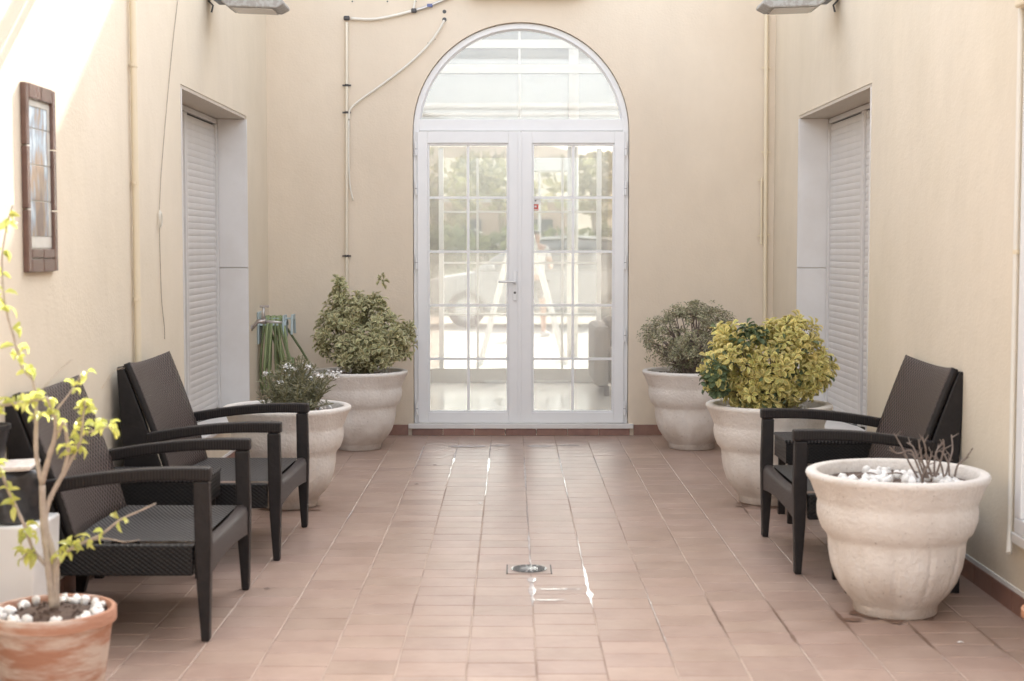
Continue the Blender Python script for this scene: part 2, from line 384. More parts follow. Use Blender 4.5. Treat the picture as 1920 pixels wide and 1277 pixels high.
# pale mortar lines running down the court
mo = MB()
for c in range(-8, 9):
    xx = X0 + c * CW; n_ = 90; L_ = []; R_ = []
    if not XL < xx < XR: continue
    for i in range(n_ + 1):
        yy = 2.2 + (YB - .01 - 2.2) * i / n_; w_ = .0018 + .0011 * random.random(); j_ = random.uniform(-.0006, .0006)
        L_.append((xx + j_ - w_, yy, -.0012)); R_.append((xx + j_ + w_, yy, -.0012))
    mo.add(L_ + R_, [(i, n_ + 1 + i, n_ + 2 + i, i + 1) for i in range(n_)])
tag(mo.build('mortar_lines', M['mortar'], floor), kind='stuff')
# standing water in the joints
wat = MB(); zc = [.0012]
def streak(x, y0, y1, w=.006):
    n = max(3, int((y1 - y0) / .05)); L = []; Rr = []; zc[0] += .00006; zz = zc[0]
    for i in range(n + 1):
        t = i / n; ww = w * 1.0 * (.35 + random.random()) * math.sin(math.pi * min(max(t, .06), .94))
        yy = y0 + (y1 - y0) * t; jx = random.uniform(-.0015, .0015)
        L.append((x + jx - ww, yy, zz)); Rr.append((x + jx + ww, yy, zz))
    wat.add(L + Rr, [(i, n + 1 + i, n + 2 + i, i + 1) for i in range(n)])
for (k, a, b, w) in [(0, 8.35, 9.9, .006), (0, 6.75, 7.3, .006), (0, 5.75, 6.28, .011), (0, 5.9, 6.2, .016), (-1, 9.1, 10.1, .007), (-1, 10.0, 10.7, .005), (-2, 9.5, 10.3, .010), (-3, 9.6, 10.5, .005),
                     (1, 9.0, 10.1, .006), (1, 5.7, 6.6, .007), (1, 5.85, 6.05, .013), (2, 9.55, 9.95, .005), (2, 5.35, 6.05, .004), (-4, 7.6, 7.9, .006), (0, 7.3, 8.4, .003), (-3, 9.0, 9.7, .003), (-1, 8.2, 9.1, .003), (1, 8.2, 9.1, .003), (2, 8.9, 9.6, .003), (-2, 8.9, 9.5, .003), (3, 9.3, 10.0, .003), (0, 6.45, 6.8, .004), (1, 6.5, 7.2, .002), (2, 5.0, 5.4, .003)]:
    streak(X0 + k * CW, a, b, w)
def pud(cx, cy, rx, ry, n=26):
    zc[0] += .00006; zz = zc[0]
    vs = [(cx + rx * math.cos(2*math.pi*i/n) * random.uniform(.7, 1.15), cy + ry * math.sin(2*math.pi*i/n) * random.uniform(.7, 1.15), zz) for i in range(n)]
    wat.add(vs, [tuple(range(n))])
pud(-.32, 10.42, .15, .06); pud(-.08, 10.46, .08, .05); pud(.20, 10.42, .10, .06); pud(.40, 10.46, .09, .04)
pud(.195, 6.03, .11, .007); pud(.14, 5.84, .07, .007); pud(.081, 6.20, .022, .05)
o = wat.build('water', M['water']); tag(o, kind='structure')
# damp brown joints running from the pots
dmp = MB()
wat = dmp
for (k, a, b, w) in [(3, 5.2, 5.95, .003), (4, 5.15, 5.9, .004), (4, 5.15, 5.4, .006), (5, 5.30, 5.85, .005), (5, 5.45, 5.70, .009), (6, 5.05, 5.5, .004), (5, 7.75, 7.95, .006), (7, 5.0, 5.6, .004)]:
    streak(X0 + k * CW, a, b, w)
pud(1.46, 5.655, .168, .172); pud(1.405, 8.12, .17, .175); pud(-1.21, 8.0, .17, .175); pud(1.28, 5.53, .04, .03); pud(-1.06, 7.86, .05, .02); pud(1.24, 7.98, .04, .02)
o = dmp.build('damp_joints', M['damp']); tag(o, kind='structure')

# side walls (boxes butted round each window recess)
def side_wall(name, X, sgn, y0, y1, z0, z1, top, label):
    t = .5 * sgn; xa, xb = sorted((X, X + t))
    b = MB()
    b.box(xa, xb, -8, y0, -.02, top); b.box(xa, xb, y1, YB + .5, -.02, top)
    b.box(xa, xb, y0, y1, -.02, z0); b.box(xa, xb, y0, y1, z1, top)
    o = b.build(name, M['wall']); return tag(o, label, 'wall')
pv = MB().box(XL, XR, -8, 2.199, -.015, -.001).build('courtyard_paving', M['tile_stuff']); tag(pv, kind='structure')
OL = (8.174, 10.196, .27, 2.282); OR = (8.077, 10.119, .27, 2.278)
wl_ = side_wall('side_wall', XL, -1, *OL, 3.5, 'long cream rendered wall on the left with picture, pipe and shuttered window')
wr_ = side_wall('side_wall', XR, 1, *OR, 3.5, 'long cream rendered wall on the right behind the single armchair')
# recess linings: soffit, marble jambs, sill, back
def window(X, sgn, y0, y1, z0, z1, label):
    d = .195; Xi = X + sgn * d
    w = empty('shuttered_window', (X, (y0 + y1) / 2, z0), 0, label, 'window', 'shuttered windows in the side walls')
    ox, oy, oz = w.location
    def bx(name, x0, x1, ya, yb, za, zb, m, bevel=0):
        x0, x1 = sorted((x0, x1)); return MB().box(x0 - ox, x1 - ox, ya - oy, yb - oy, za - oz, zb - oz).build(name, m, w, bevel=bevel)
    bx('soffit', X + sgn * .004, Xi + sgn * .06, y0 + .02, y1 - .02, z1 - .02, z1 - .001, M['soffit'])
    for (ya, yb) in ((y1 - .022, y1 - .001), (y0 + .001, y0 + .022)):
        for (za, zb) in ((z0 + .032, z0 + .985), (z0 + .989, z1 - .022)):
            bx('marble_slab', X - sgn * .004, Xi, ya, yb, za, zb, M['marble'], .002)
    bx('sill', X - sgn * .03, Xi, y0 + .002, y1 - .002, z0 + .001, z0 + .030, M['marble'], .004)
    bx('backing', Xi + sgn * .03, Xi + sgn * .05, y0, y1, z0, z1, M['gasket'])
    bx('shutter_box', Xi + sgn * .001, Xi + sgn * .028, y0 + .024, y1 - .024, z1 - .055, z1 - .023, M['shutter'], .003)
    ym = (y0 + y1) / 2
    for yy in (y0 + .04, ym - .018, ym + .018, y1 - .04):
        bx('guide', Xi - sgn * .004, Xi + sgn * .027, yy - .014, yy + .014, z0 + .032, z1 - .057, M['shutter'], .002)
    # slats: curved profile
    pitch = .0415; L = (ym - .036) - (y0 + .058)
    prof = [(.000, 0), (-.0014, .003), (-.0034, .014), (-.0038, .024), (-.0028, .034), (-.0008, .0398), (.0006, .0413), (.006, .0413), (.006, 0)]
    mb = MB(); mb.prism([(p[0] * sgn, p[1]) for p in prof], -L / 2, L / 2, 'y')
    me = mb.mesh('slat', M['shutter'], False)
    n = int((z1 - .06 - (z0 + .034)) / pitch)
    for yc in ((y0 + .058 + ym - .036) / 2, (ym + .036 + y1 - .058) / 2):
        for k in range(n):
            linkmesh('slat', me, w, (Xi + sgn * .014 - ox, yc - oy, z0 + .036 + k * pitch - oz))
    # pull cord
    p0 = Vector((Xi - sgn * .012 - ox, ym + .02 - oy, .035)); p1 = Vector((X + sgn * .02 - ox, ym + .38 - oy, .085))
    MB().tube([p0, (p0 + p1) / 2 - Vector((0, 0, .012)), p1], .003, 6).build('cord', M['gasket'], w)
    return w
window(XL, -1, *OL, 'shuttered window recess in the left wall, white marble jamb and ribbed shutters')
window(XR, 1, *OR, 'shuttered window recess in the right wall, behind the yellow shrub')

# rear wall with arched opening
HX, HR, HZ = .066, .797, 2.243; DT = .30
def rear():
    b = MB(); n = 40; top = 5.68; arc = []
    for i in range(n + 1):
        a = math.pi * i / n; arc.append((HX - HR * math.cos(a), HZ + HR * math.sin(a)))
    x0, x1 = XL - .5, XR + .5
    for Y in (YB, YB + DT):
        vs = [(x, Y, z) for (x, z) in arc] + [(x, Y, top) for (x, z) in arc]
        b.add(vs, [(i, i + 1, n + 2 + i, n + 1 + i) for i in range(n)])
        b.add([(x0, Y, -.02), (HX - HR, Y, -.02), (HX - HR, Y, HZ), (HX - HR, Y, top), (x0, Y, top)], [(0, 1, 2, 3, 4)])
        b.add([(x1, Y, -.02), (HX + HR, Y, -.02), (HX + HR, Y, HZ), (HX + HR, Y, top), (x1, Y, top)], [(0, 1, 2, 3, 4)])
    out = [(HX - HR, -.02)] + arc + [(HX + HR, -.02)]
    m = len(out)
    b.add([(x, YB, z) for (x, z) in out] + [(x, YB + DT, z) for (x, z) in out], [(i, i + 1, m + i + 1, m + i) for i in range(m - 1)])
    b.add([(x0, YB, top), (x1, YB, top), (x1, YB + DT, top), (x0, YB + DT, top)], [(0, 1, 2, 3)])
    return b.build('rear_wall', M['rear_wall'])
rw = rear(); tag(rw, 'peach rendered end wall of the courtyard with an arched opening for the glass doors', 'wall')
# side walls run to YB only (rear wall closes the court)
# threshold step
st = empty('door_step', (HX, YB, 0), 0, 'white marble sill step with brown riser under the glass doors', 'step')
MB().box(-.835, .835, -.035, .25, .052, .086).build('marble_sill', M['marble'], st, bevel=.004)
for i in range(7):
    w_ = 1.62 / 7; MB().box(-.81 + i * w_ + .002, -.81 + (i + 1) * w_ - .002, -.02, .02, .001, .050).build('riser_tile', M['skirting'], st, bevel=.002)
# skirting tiles (children of their wall)
sk = MB().box(-.1145, .1145, -.009, 0, 0, .078).mesh('skirting_tile', M['skirting'])
x = HX - HR - .04
while x - .229 > XL: linkmesh('skirting_tile', sk, rw, (x - .1145, YB - .001, .001)); x -= .233
MB().box(XL + .001, x, YB - .010, YB - .001, .001, .079).build('skirting_tile', M['skirting'], rw)
x = HX + HR + .04
while x + .229 < XR: linkmesh('skirting_tile', sk, rw, (x + .1145, YB - .001, .001)); x += .233
MB().box(x, XR - .001, YB - .010, YB - .001, .001, .079).build('skirting_tile', M['skirting'], rw)
for (X, wall_, rz) in ((XL, wl_, R(90)), (XR, wr_, R(-90))):
    y = YB - .02
    while y > 3.2:
        y -= .233
        linkmesh('skirting_tile', sk, wall_, (X + (.001 if X < 0 else -.001), y + .1165, .001), (0, 0, rz))
    MB().box(min(X, X + (.006 if X < 0 else -.006)), max(X, X + (.006 if X < 0 else -.006)), 3.2, YB - .012, .0805, .098).build('mortar_strip', M['white_paint'], wall_)

# ------------------------------------------------------------------ arched glass doors
dr = empty('arched_double_door', (HX, YB, .087), 0, 'white arched double glass door with fanlight in the peach end wall', 'door')
def door():
    Z0 = .087; fy0, fy1 = .035, .105         # frame depth, local y
    def L(z): return z - Z0
    f = MB(); rO, rI = HR - .003, HR - .045
    n = 48
    def ringpts(r): return [(-r * math.cos(math.pi*i/n), L(HZ) + r * math.sin(math.pi*i/n)) for i in range(n + 1)]
    O, I = ringpts(rO), ringpts(rI)
    vs = [(x, fy0, z) for x, z in O] + [(x, fy0, z) for x, z in I] + [(x, fy1, z) for x, z in O] + [(x, fy1, z) for x, z in I]
    m = n + 1; fs = []
    for i in range(n):
        fs += [(i, i+1, m+i+1, m+i), (m+i, m+i+1, 3*m+i+1, 3*m+i), (i, i+1, 2*m+i+1, 2*m+i), (2*m+i, 2*m+i+1, 3*m+i+1, 3*m+i)]
    f.add(vs, fs)
    f.box(-rO, -rI, fy0, fy1, 0, L(HZ)); f.box(rI, rO, fy0, fy1, 0, L(HZ))
    f.box(-rI, rI, fy0 + .002, fy1 - .002, L(2.252), L(2.338))
    f.build('frame', M['upvc'], dr, bevel=.004)
    bead = MB(); rB = rI - .012; B1, B2 = ringpts(rI), ringpts(rB)
    vs = [(x, fy0 + .014, z) for x, z in B1] + [(x, fy0 + .026, z) for x, z in B2]
    zc = L(2.338)
    k0 = [i for i, (x, z) in enumerate(B2) if z >= zc]
    fs = [(i, i+1, m+i+1, m+i) for i in range(min(k0), max(k0))]
    bead.add(vs, fs); bead.build('glazing_bead', M['upvc'], dr)
    # fanlight glass
    gp = [(x, z) for (x, z) in ringpts(rI - .002) if z >= zc]
    gp = [(-math.sqrt((rI-.002)**2 - (zc - L(HZ))**2), zc)] + gp + [(math.sqrt((rI-.002)**2 - (zc - L(HZ))**2), zc)]
    MB().prism(gp, fy0 + .03, fy0 + .036, 'y').build('fanlight_pane', M['glass'], dr)
    # leaves
    for s in (-1, 1):
        xo = s * (rI + .012); xi = s * .004
        xa, xb = sorted((xo, xi)); z0, z1 = .006, L(2.246)
        # glass limits, asymmetrical stiles as seen
        ga, gb = (xa + .075, xb - .088) if s < 0 else (xa + .078, xb - .075)
        gz0, gz1 = L(.168), L(2.160)
        y0, y1 = .015, .085
        lf = MB(); lf.box(xa, ga, y0, y1, z0, z1); lf.box(gb, xb, y0, y1, z0, z1)
        lf.box(ga, gb, y0, y1, z0, gz0); lf.box(ga, gb, y0, y1, gz1, z1)
        leaf = lf.build('door_leaf', M['upvc'], dr, bevel=.003)
        bd = MB(); e = .014
        bd.box(ga, ga + e, y0 + .012, y0 + .03, gz0, gz1); bd.box(gb - e, gb, y0 + .012, y0 + .03, gz0, gz1)
        bd.box(ga + e, gb - e, y0 + .012, y0 + .03, gz0, gz0 + e); bd.box(ga + e, gb - e, y0 + .012, y0 + .03, gz1 - e, gz1)
        bd.build('bead', M['upvc'], leaf, bevel=.002)
        MB().box(ga + .002, gb - .002, y0 + .034, y0 + .040, gz0 + .002, gz1 - .002).build('pane', M['glass'], leaf)
        xc = (ga + gb) / 2
        for k in range(1, 5):
            zz = gz0 + (gz1 - gz0) * k / 5
            MB().box(ga + .004, gb - .004, y0 + .024, y0 + .032, zz - .009, zz + .009).build('glazing_bar', M['upvc'], leaf)
        MB().box(xc - .0095, xc + .0095, y0 + .0235, y0 + .0325, gz0 + .015, gz1 - .015).build('glazing_bar', M['upvc'], leaf)
        for zz in (2.12, 1.83, 1.285, .745, .20):
            hg = MB(); cx = s * (rI + .020)
            hg.tube([(cx, .008, L(zz) - .05), (cx, .008, L(zz) - .004)], .009, 10); hg.tube([(cx, .008, L(zz) - .001), (cx, .008, L(zz) + .05)], .009, 10)
            hg.build('hinge', M['upvc'], leaf)
            MB().tube([(cx, .008, L(zz) - .0038), (cx, .008, L(zz) - .0012)], .0095, 10).build('hinge_washer', M['gasket'], leaf)
        if s < 0:
            h = MB(); cx = -.045; zc_ = L(1.12)
            h.box(cx - .015, cx + .015, .003, .0148, zc_ - .12, zc_ + .10)
            h.build('handle_plate', M['upvc'], leaf, bevel=.004)
            h2 = MB(); h2.tube([(cx, .003, zc_ + .02), (cx, -.035, zc_ + .02)], .009, 10); h2.tube([(cx, -.035, zc_ + .02), (cx - .05, -.04, zc_ + .022), (cx - .12, -.035, zc_ + .02)], .009, 10)
            h2.build('handle', M['upvc'], leaf, smooth=True)
            MB().tube([(cx, .001, zc_ - .06), (cx, .0029, zc_ - .06)], .009, 12).build('keyhole', M['gasket'], leaf)
            # raised overlap strip between the leaves
            MB().box(xb - .018, xb + .010, .006, .0145, .01, L(2.24)).build('meeting_strip', M['upvc'], leaf, bevel=.002)
        else:
            sx, sz = ga + .002, L(1.68)
            # alarm sticker on the glass
            st_ = MB(); st_.mi = 0; st_.box(sx, sx + .062, y0 + .0325, y0 + .0337, sz + .035, sz + .072)
            st_.mi = 1; st_.box(sx + .0, sx + .046, y0 + .0325, y0 + .0337, sz - .012, sz + .033)
            st_.mi = 2; st_.box(sx + .018, sx + .030, y0 + .031, y0 + .0323, sz + .055, sz + .063)
            st_.mi = 0; st_.box(sx + .016, sx + .032, y0 + .031, y0 + .0323, sz + .010, sz + .022); st_.box(sx + .006, sx + .040, y0 + .031, y0 + .0323, sz - .008, sz - .003)
            st_.build('sticker', [M['white_paint'], mat('sticker_red', (.55, .10, .08), .5), M['gasket']], leaf)
door()

# box fixed over the arch, its underside just in the picture
aw = MB().box(-.33, .52, YB - .14, YB - .001, 3.222, 3.40).build('awning_box', mat('ochre_box', (.55, .36, .16), .6), bevel=.015)
tag(aw, 'ochre box on the end wall above the arch, only its underside showing', 'awning')

# ------------------------------------------------------------------ sunroom beyond the doors
SY = 15.3
fl = MB().box(-2.6, 2.8, YB + DT, SY + .1, -.01, .004).build('sunroom_floor', M['interior_floor']); tag(fl, kind='structure')
sw = empty('sunroom', (0, SY, 0), 0, 'sunroom behind the doors, white frames with a tall window onto the terrace', 'sunroom')
def sun_room():
    def bx(name, a, m, bevel=0, par=sw):
        return MB().box(a[0], a[1], a[2] - SY, a[3] - SY, a[4], a[5]).build(name, m, par, bevel=bevel)
    bx('side_wall', (-2.75, -2.6, YB + DT + .002, SY, -.02, 3.75), M['interior'])
    bx('side_wall', (2.8, 2.95, YB + DT + .002, SY, -.02, 3.75), M['interior'])
    bx('kerb', (-2.6, 2.8, SY, SY + .10, .005, .15), M['interior'])
    # central window frame 834..1118
    x0, x1, z0, z1 = -.70, .865, .152, 2.30
    for (a, n_) in (((x0 - .05, x0, SY + .02, SY + .07, z0, z1 + .10), 'post'), ((x1, x1 + .05, SY + .02, SY + .07, z0, z1 + .10), 'post')):
        bx(n_, a, M['upvc'], .004)
    for xx in (-.352, .517): bx('mullion', (xx - .012, xx + .012, SY + .03, SY + .06, z0, z1), M['upvc'])
    for py in (397, 493, 590):
        zz = atY(960, py, SY)[2]
        bx('transom', (x0 + .001, x1 - .001, SY + .034, SY + .056, zz - .010, zz + .010), M['upvc'])
    bx('pane', (x0 + .001, x1 - .001, SY + .044, SY + .048, z0 + .002, z1 - .002), M['glass'])
    for (a, b) in ((-2.6, x0 - .051), (x1 + .051, 2.8)):
        bx('pane', (a, b, SY + .044, SY + .048, .152, 2.42), M['glass_far'])
    bx('pane', (x0 - .049, x1 + .049, SY + .0441, SY + .0479, z1 + .002, 2.42), M['glass_far'])
    bx('pane', (-2.6, 2.8, SY + .046, SY + .050, 2.501, 3.749), M['glass_high'])
    # upper glazing with white beams
    bx('beam', (-2.6, 2.8, SY, SY + .10, 2.425, 2.50), M['upvc'])
    for (p0, p1) in ((120, 137), (74, 90)):
        za, zb = atY(960, p1, SY)[2], atY(960, p0, SY)[2]
        bx('beam', (-2.6, 2.8, SY + .01, SY + .08, za, zb), M['upvc'])
    for (px, w_) in ((974, .012), (1076, .05), (640, .04)):
        xx = atY(px, 100, SY)[0]; bx('post', (xx - w_, xx + w_, SY + .02, SY + .07, 2.501, 3.75), M['upvc'])
    bx('beam', (-2.6, 2.8, SY, SY + .1, 3.75, 3.85), M['upvc'])
    # roof bars running towards the doors
    for xx in (-1.6, -.4, .75, 1.9): bx('roof_bar', (xx - .03, xx + .03, YB + DT + .002, SY - .002, 3.76, 3.84), M['upvc'])
    # translucent roof carried out over the terrace
    bx('roof_panel', (-2.75, 2.95, YB + DT + .002, 18.7, 3.851, 3.875), M['polycarb'])
    bx('roof_beam', (-2.75, 2.95, 18.6, 18.7, 3.72, 3.85), M['upvc'])
    # low threshold track
    bx('track', (-.28, .60, SY - .03, SY - .002, .005, .03), M['upvc'])
sun_room()
sf = empty('sofa', (1.46, 14.3, 0), 0, 'grey upholstered sofa seen through the right-hand door pane', 'sofa')
MB().box(-.55, .5, -.45, .40, .10, .42).build('seat', M['sofa'], sf, bevel=.04)
MB().box(-.55, .5, .401, .58, .10, .72).build('backrest', M['sofa'], sf, bevel=.05)
MB().box(-.70, -.551, -.45, .58, .10, .67).build('armrest', M['sofa'], sf, bevel=.05)
for (a, b) in ((-.6, -.38), (.4, -.38), (-.6, .5), (.4, .5)): MB().box(a, a + .05, b, b + .05, .004, .10).build('leg', M['gasket'], sf)

# ------------------------------------------------------------------ outdoors beyond
tr = MB().box(-14, 14, SY + .2, 25.0, -.02, -.006).build('terrace', mat('pale_terrace', (.66, .62, .56), .8, (.60, .56, .50), .7)); tag(tr, kind='structure')
hill = MB(); nx, ny = 60, 24
hv = []
for j in range(ny + 1):
    for i in range(nx + 1):
        x = -120 + 240 * i / nx; y = 70 + 150 * j / ny
        e_ = min(max(.090 - .277 * (x / y + .057), .012), .125); t = j / ny
        prof = math.sin(min(t * 1.35, 1) * math.pi / 2)
        z = (y * e_ + 1.4) * prof * (1.0 if t < .8 else 1 - (t - .8) * .6) + .8 * math.sin(x * .23 + j) * math.sin(y * .11) * t * .6 - .3
        hv.append((x, y, z))
hill.add(hv, [(j*(nx+1)+i, j*(nx+1)+i+1, (j+1)*(nx+1)+i+1, (j+1)*(nx+1)+i) for j in range(ny) for i in range(nx)])
o = hill.build('hill', M['hill'], smooth=True); tag(o, kind='structure')
bw = empty('garden_building', (-.2, 44, 0), 0, 'low pinkish building beyond the hedge, seen through the glass doors', 'building')
MB().box(-2.2, 1.9, 0, 5, 0, 2.7).build('wall', M['pink_wall'], bw)
MB().box(-2.4, 2.1, -.3, 5.3, 2.701, 2.85).build('roof', M['white_paint'], bw)
for xx in (-1.5, .6): MB().box(xx, xx + .8, -.05, -.001, 1.0, 2.2).build('window', M['car_glass'], bw)

def leaf_card_mesh(count, sampler, size, mats=None, name='foliage'):
    mb = MB()
    for _ in range(count):
        p = sampler(); e = Euler((random.uniform(0, 6.3), random.uniform(0, 6.3), random.uniform(0, 6.3))).to_matrix()
        s = size * random.uniform(.6, 1.3)
        mb.add([p + e @ Vector(v) * s for v in ((0, -.5, 0), (.28, 0, .06), (0, .5, 0), (-.28, 0, .06))], [(0, 1, 2, 3)])
    return mb
def blob(c, r):
    c = Vector(c); r = Vector(r)
    def f():
        d = Vector((random.gauss(0, 1), random.gauss(0, 1), random.gauss(0, 1))).normalized() * random.uniform(.55, 1) ** .5
        return c + Vector((d.x * r.x, d.y * r.y, d.z * r.z))
    return f
hd = empty('hedge', (0, 33, 0), 0, 'long green hedge beyond the car, seen through the glass doors', 'hedge')
hb = [blob((x, random.uniform(-.5, .5), 0.8 + random.uniform(-.1, .2)), (1.1, .8, .95)) for x in [-6 + i * .9 for i in range(14)]]
tag(leaf_card_mesh(6500, lambda: random.choice(hb)(), .30).build('foliage', M['hedge'], hd), kind='stuff')
def tree(x, y, h, r, label):
    t = empty('tree', (x, y, 0), 0, label, 'tree', 'trees beyond the hedge')
    MB().tube([(0, 0, 0), (.1, 0, h * .4), (-.05, .1, h * .75)], [.14, .10, .05], 8).build('trunk', M['bark'], t)
    bl = [blob((random.uniform(-r, r) * .7, random.uniform(-r, r) * .5, h * random.uniform(.55, .9)), (r * .6, r * .5, r * .45)) for _ in range(7)]
    tag(leaf_card_mesh(620, lambda: random.choice(bl)(), .28).build('crown', M['tree'], t), kind='stuff')
tree(-1.9, 37, 4.0, 1.3, 'loose yellow-green tree seen through the left door, nearer the hinge side')
tree(-.3, 38, 3.7, 1.2, 'yellow-green tree beyond the hedge, behind the top of the ladder')
tree(2.0, 37, 3.9, 1.1, 'yellow-green tree seen through the right door beside the grey post')
tree(-5.0, 36, 3.5, 1.5, 'green tree left of the sunroom window, behind tinted glass')
tree(4.2, 36, 3.3, 1.4, 'green tree right of the sunroom window, behind tinted glass')
# white umbrella-like canopy panel seen right of the middle
cn = empty('white_canopy', (.95, 30, 0), 0, 'white canopy on a post beyond the terrace, right of the door centre', 'canopy')
MB().prism([(-.55, 2.9), (.28, 2.9), (.18, 3.16), (-.55, 3.16)], -.4, .4, 'y').build('cover', M['white_paint'], cn)
MB().tube([(-.4, 0, 0), (-.4, 0, 2.9)], .03, 8).build('post', M['white_paint'], cn)
# grey post outside
gp = MB().tube([(.77, 19, -.005), (.77, 19, 3.2)], .07, 16).build('terrace_post', M['metal'], smooth=True)
tag(gp, 'plain grey round post standing on the terrace behind the right door', 'post')

# white car, side on
def car():
    c = empty('parked_car', (.55, 27, -.02), 0, 'white car, body painted grey for its shaded side, parked side-on behind the stepladder, beyond the glass doors', 'car')
    low = [(-2.1, .35), (-2.15, .65), (-2.0, .85), (-1.2, .98), (1.9, 1.0), (2.1, .85), (2.12, .4), (1.9, .28), (-1.9, .28)]
    cab = [(-1.25, .975), (-.55, 1.44), (-.2, 1.52), (.6, 1.56), (1.4, 1.50), (1.75, 1.38), (2.02, .98)]
    b = MB(); b.prism(low, -.85, .85, 'y'); b.build('body', M['car_paint'], c, bevel=.06)
    b = MB(); n = len(cab); vs = []
    for s, w in ((-1, 0), (1, 0)):
        for (x, z) in cab: vs.append((x, s * (.84 - max(0, z - .98) * .22), z))
    b.add(vs, [tuple(range(n))[::-1], tuple(range(n, 2*n))] + [(i, (i+1) % n, n + (i+1) % n, n + i) for i in range(n)])
    b.build('cabin', M['car_paint'], c, bevel=.05)
    b = MB(); b.prism([(-.60, 1.45), (-.2, 1.535), (.6, 1.575), (1.4, 1.515), (1.74, 1.40), (1.74, 1.44), (1.4, 1.56), (.6, 1.62), (-.2, 1.58), (-.62, 1.49)], -.76, .76, 'y'); b.build('roof', M['white_paint'], c, bevel=.01)
    for (x0, x1, x2, x3) in ((-.98, -.48, -.02, -.02), (.06, .06, .85, .85), (.93, .93, 1.45, 1.72)):
        vs = []
        for (x, z) in ((x0, 1.03), (x1, 1.40), (x2, 1.42), (x3, 1.03)): vs.append((x, -(.84 - (z - .98) * .22) - .004, z))
        b = MB(); b.add(vs + [(v[0], v[1] - .006, v[2]) for v in vs], [(0,1,2,3), (7,6,5,4), (0,4,5,1), (1,5,6,2), (2,6,7,3), (3,7,4,0)])
        b.build('window', M['car_glass'], c)
    for xx in (-1.35, 1.3):
        for yy in (-.80, .80):
            w = MB(); w.tube([(xx, yy - .11, .33), (xx, yy + .11, .33)], .33, 24); wo = w.build('wheel', M['tyre'], c, bevel=.02)
            MB().tube([(xx, yy - .125, .33), (xx, yy - .111, .33)], .20, 16).build('rim', M['rim'], wo)
    MB().box(-2.14, -2.06, -.75, -.45, .62, .74).build('headlight', M['lamp_glass'], c)
    MB().box(2.06, 2.14, -.75, -.45, .7, .85).build('tail_light', M['orange'], c)
    MB().box(-1.0, -.86, -.98, -.87, 1.0, 1.1).build('mirror', M['car_paint'], c, bevel=.02)
car()
# stepladder
def ladder():
    l = empty('stepladder', (.12, 18.0, -.004), 0, 'white A-frame stepladder standing open on the terrace behind the doors', 'ladder')
    for s, n, xb in ((-1, 6, -.50), (1, 4, .52)):
        f = MB()
        for y in (-.22, .22):
            d = Vector((0, y * .75, 1.86)) - Vector((xb, y, 0)); f.tube([(xb, y, 0), (0.0 + s * .03, y * .75, 1.86)], .035, 4)
        fr = f.build('rail_frame', M['white_paint'], l)
        for k in range(1, n + 1):
            t = k / (n + .6); xx = xb * (1 - t); yy = .22 * (1 - .25 * t)
            MB().box(xx - .035, xx + .035, -yy, yy, 1.86 * t - .012, 1.86 * t + .012).build('rung', M['white_paint'], l)
    MB().box(-.10, .10, -.2, .2, 1.861, 1.89).build('top_cap', M['white_paint'], l)
ladder()

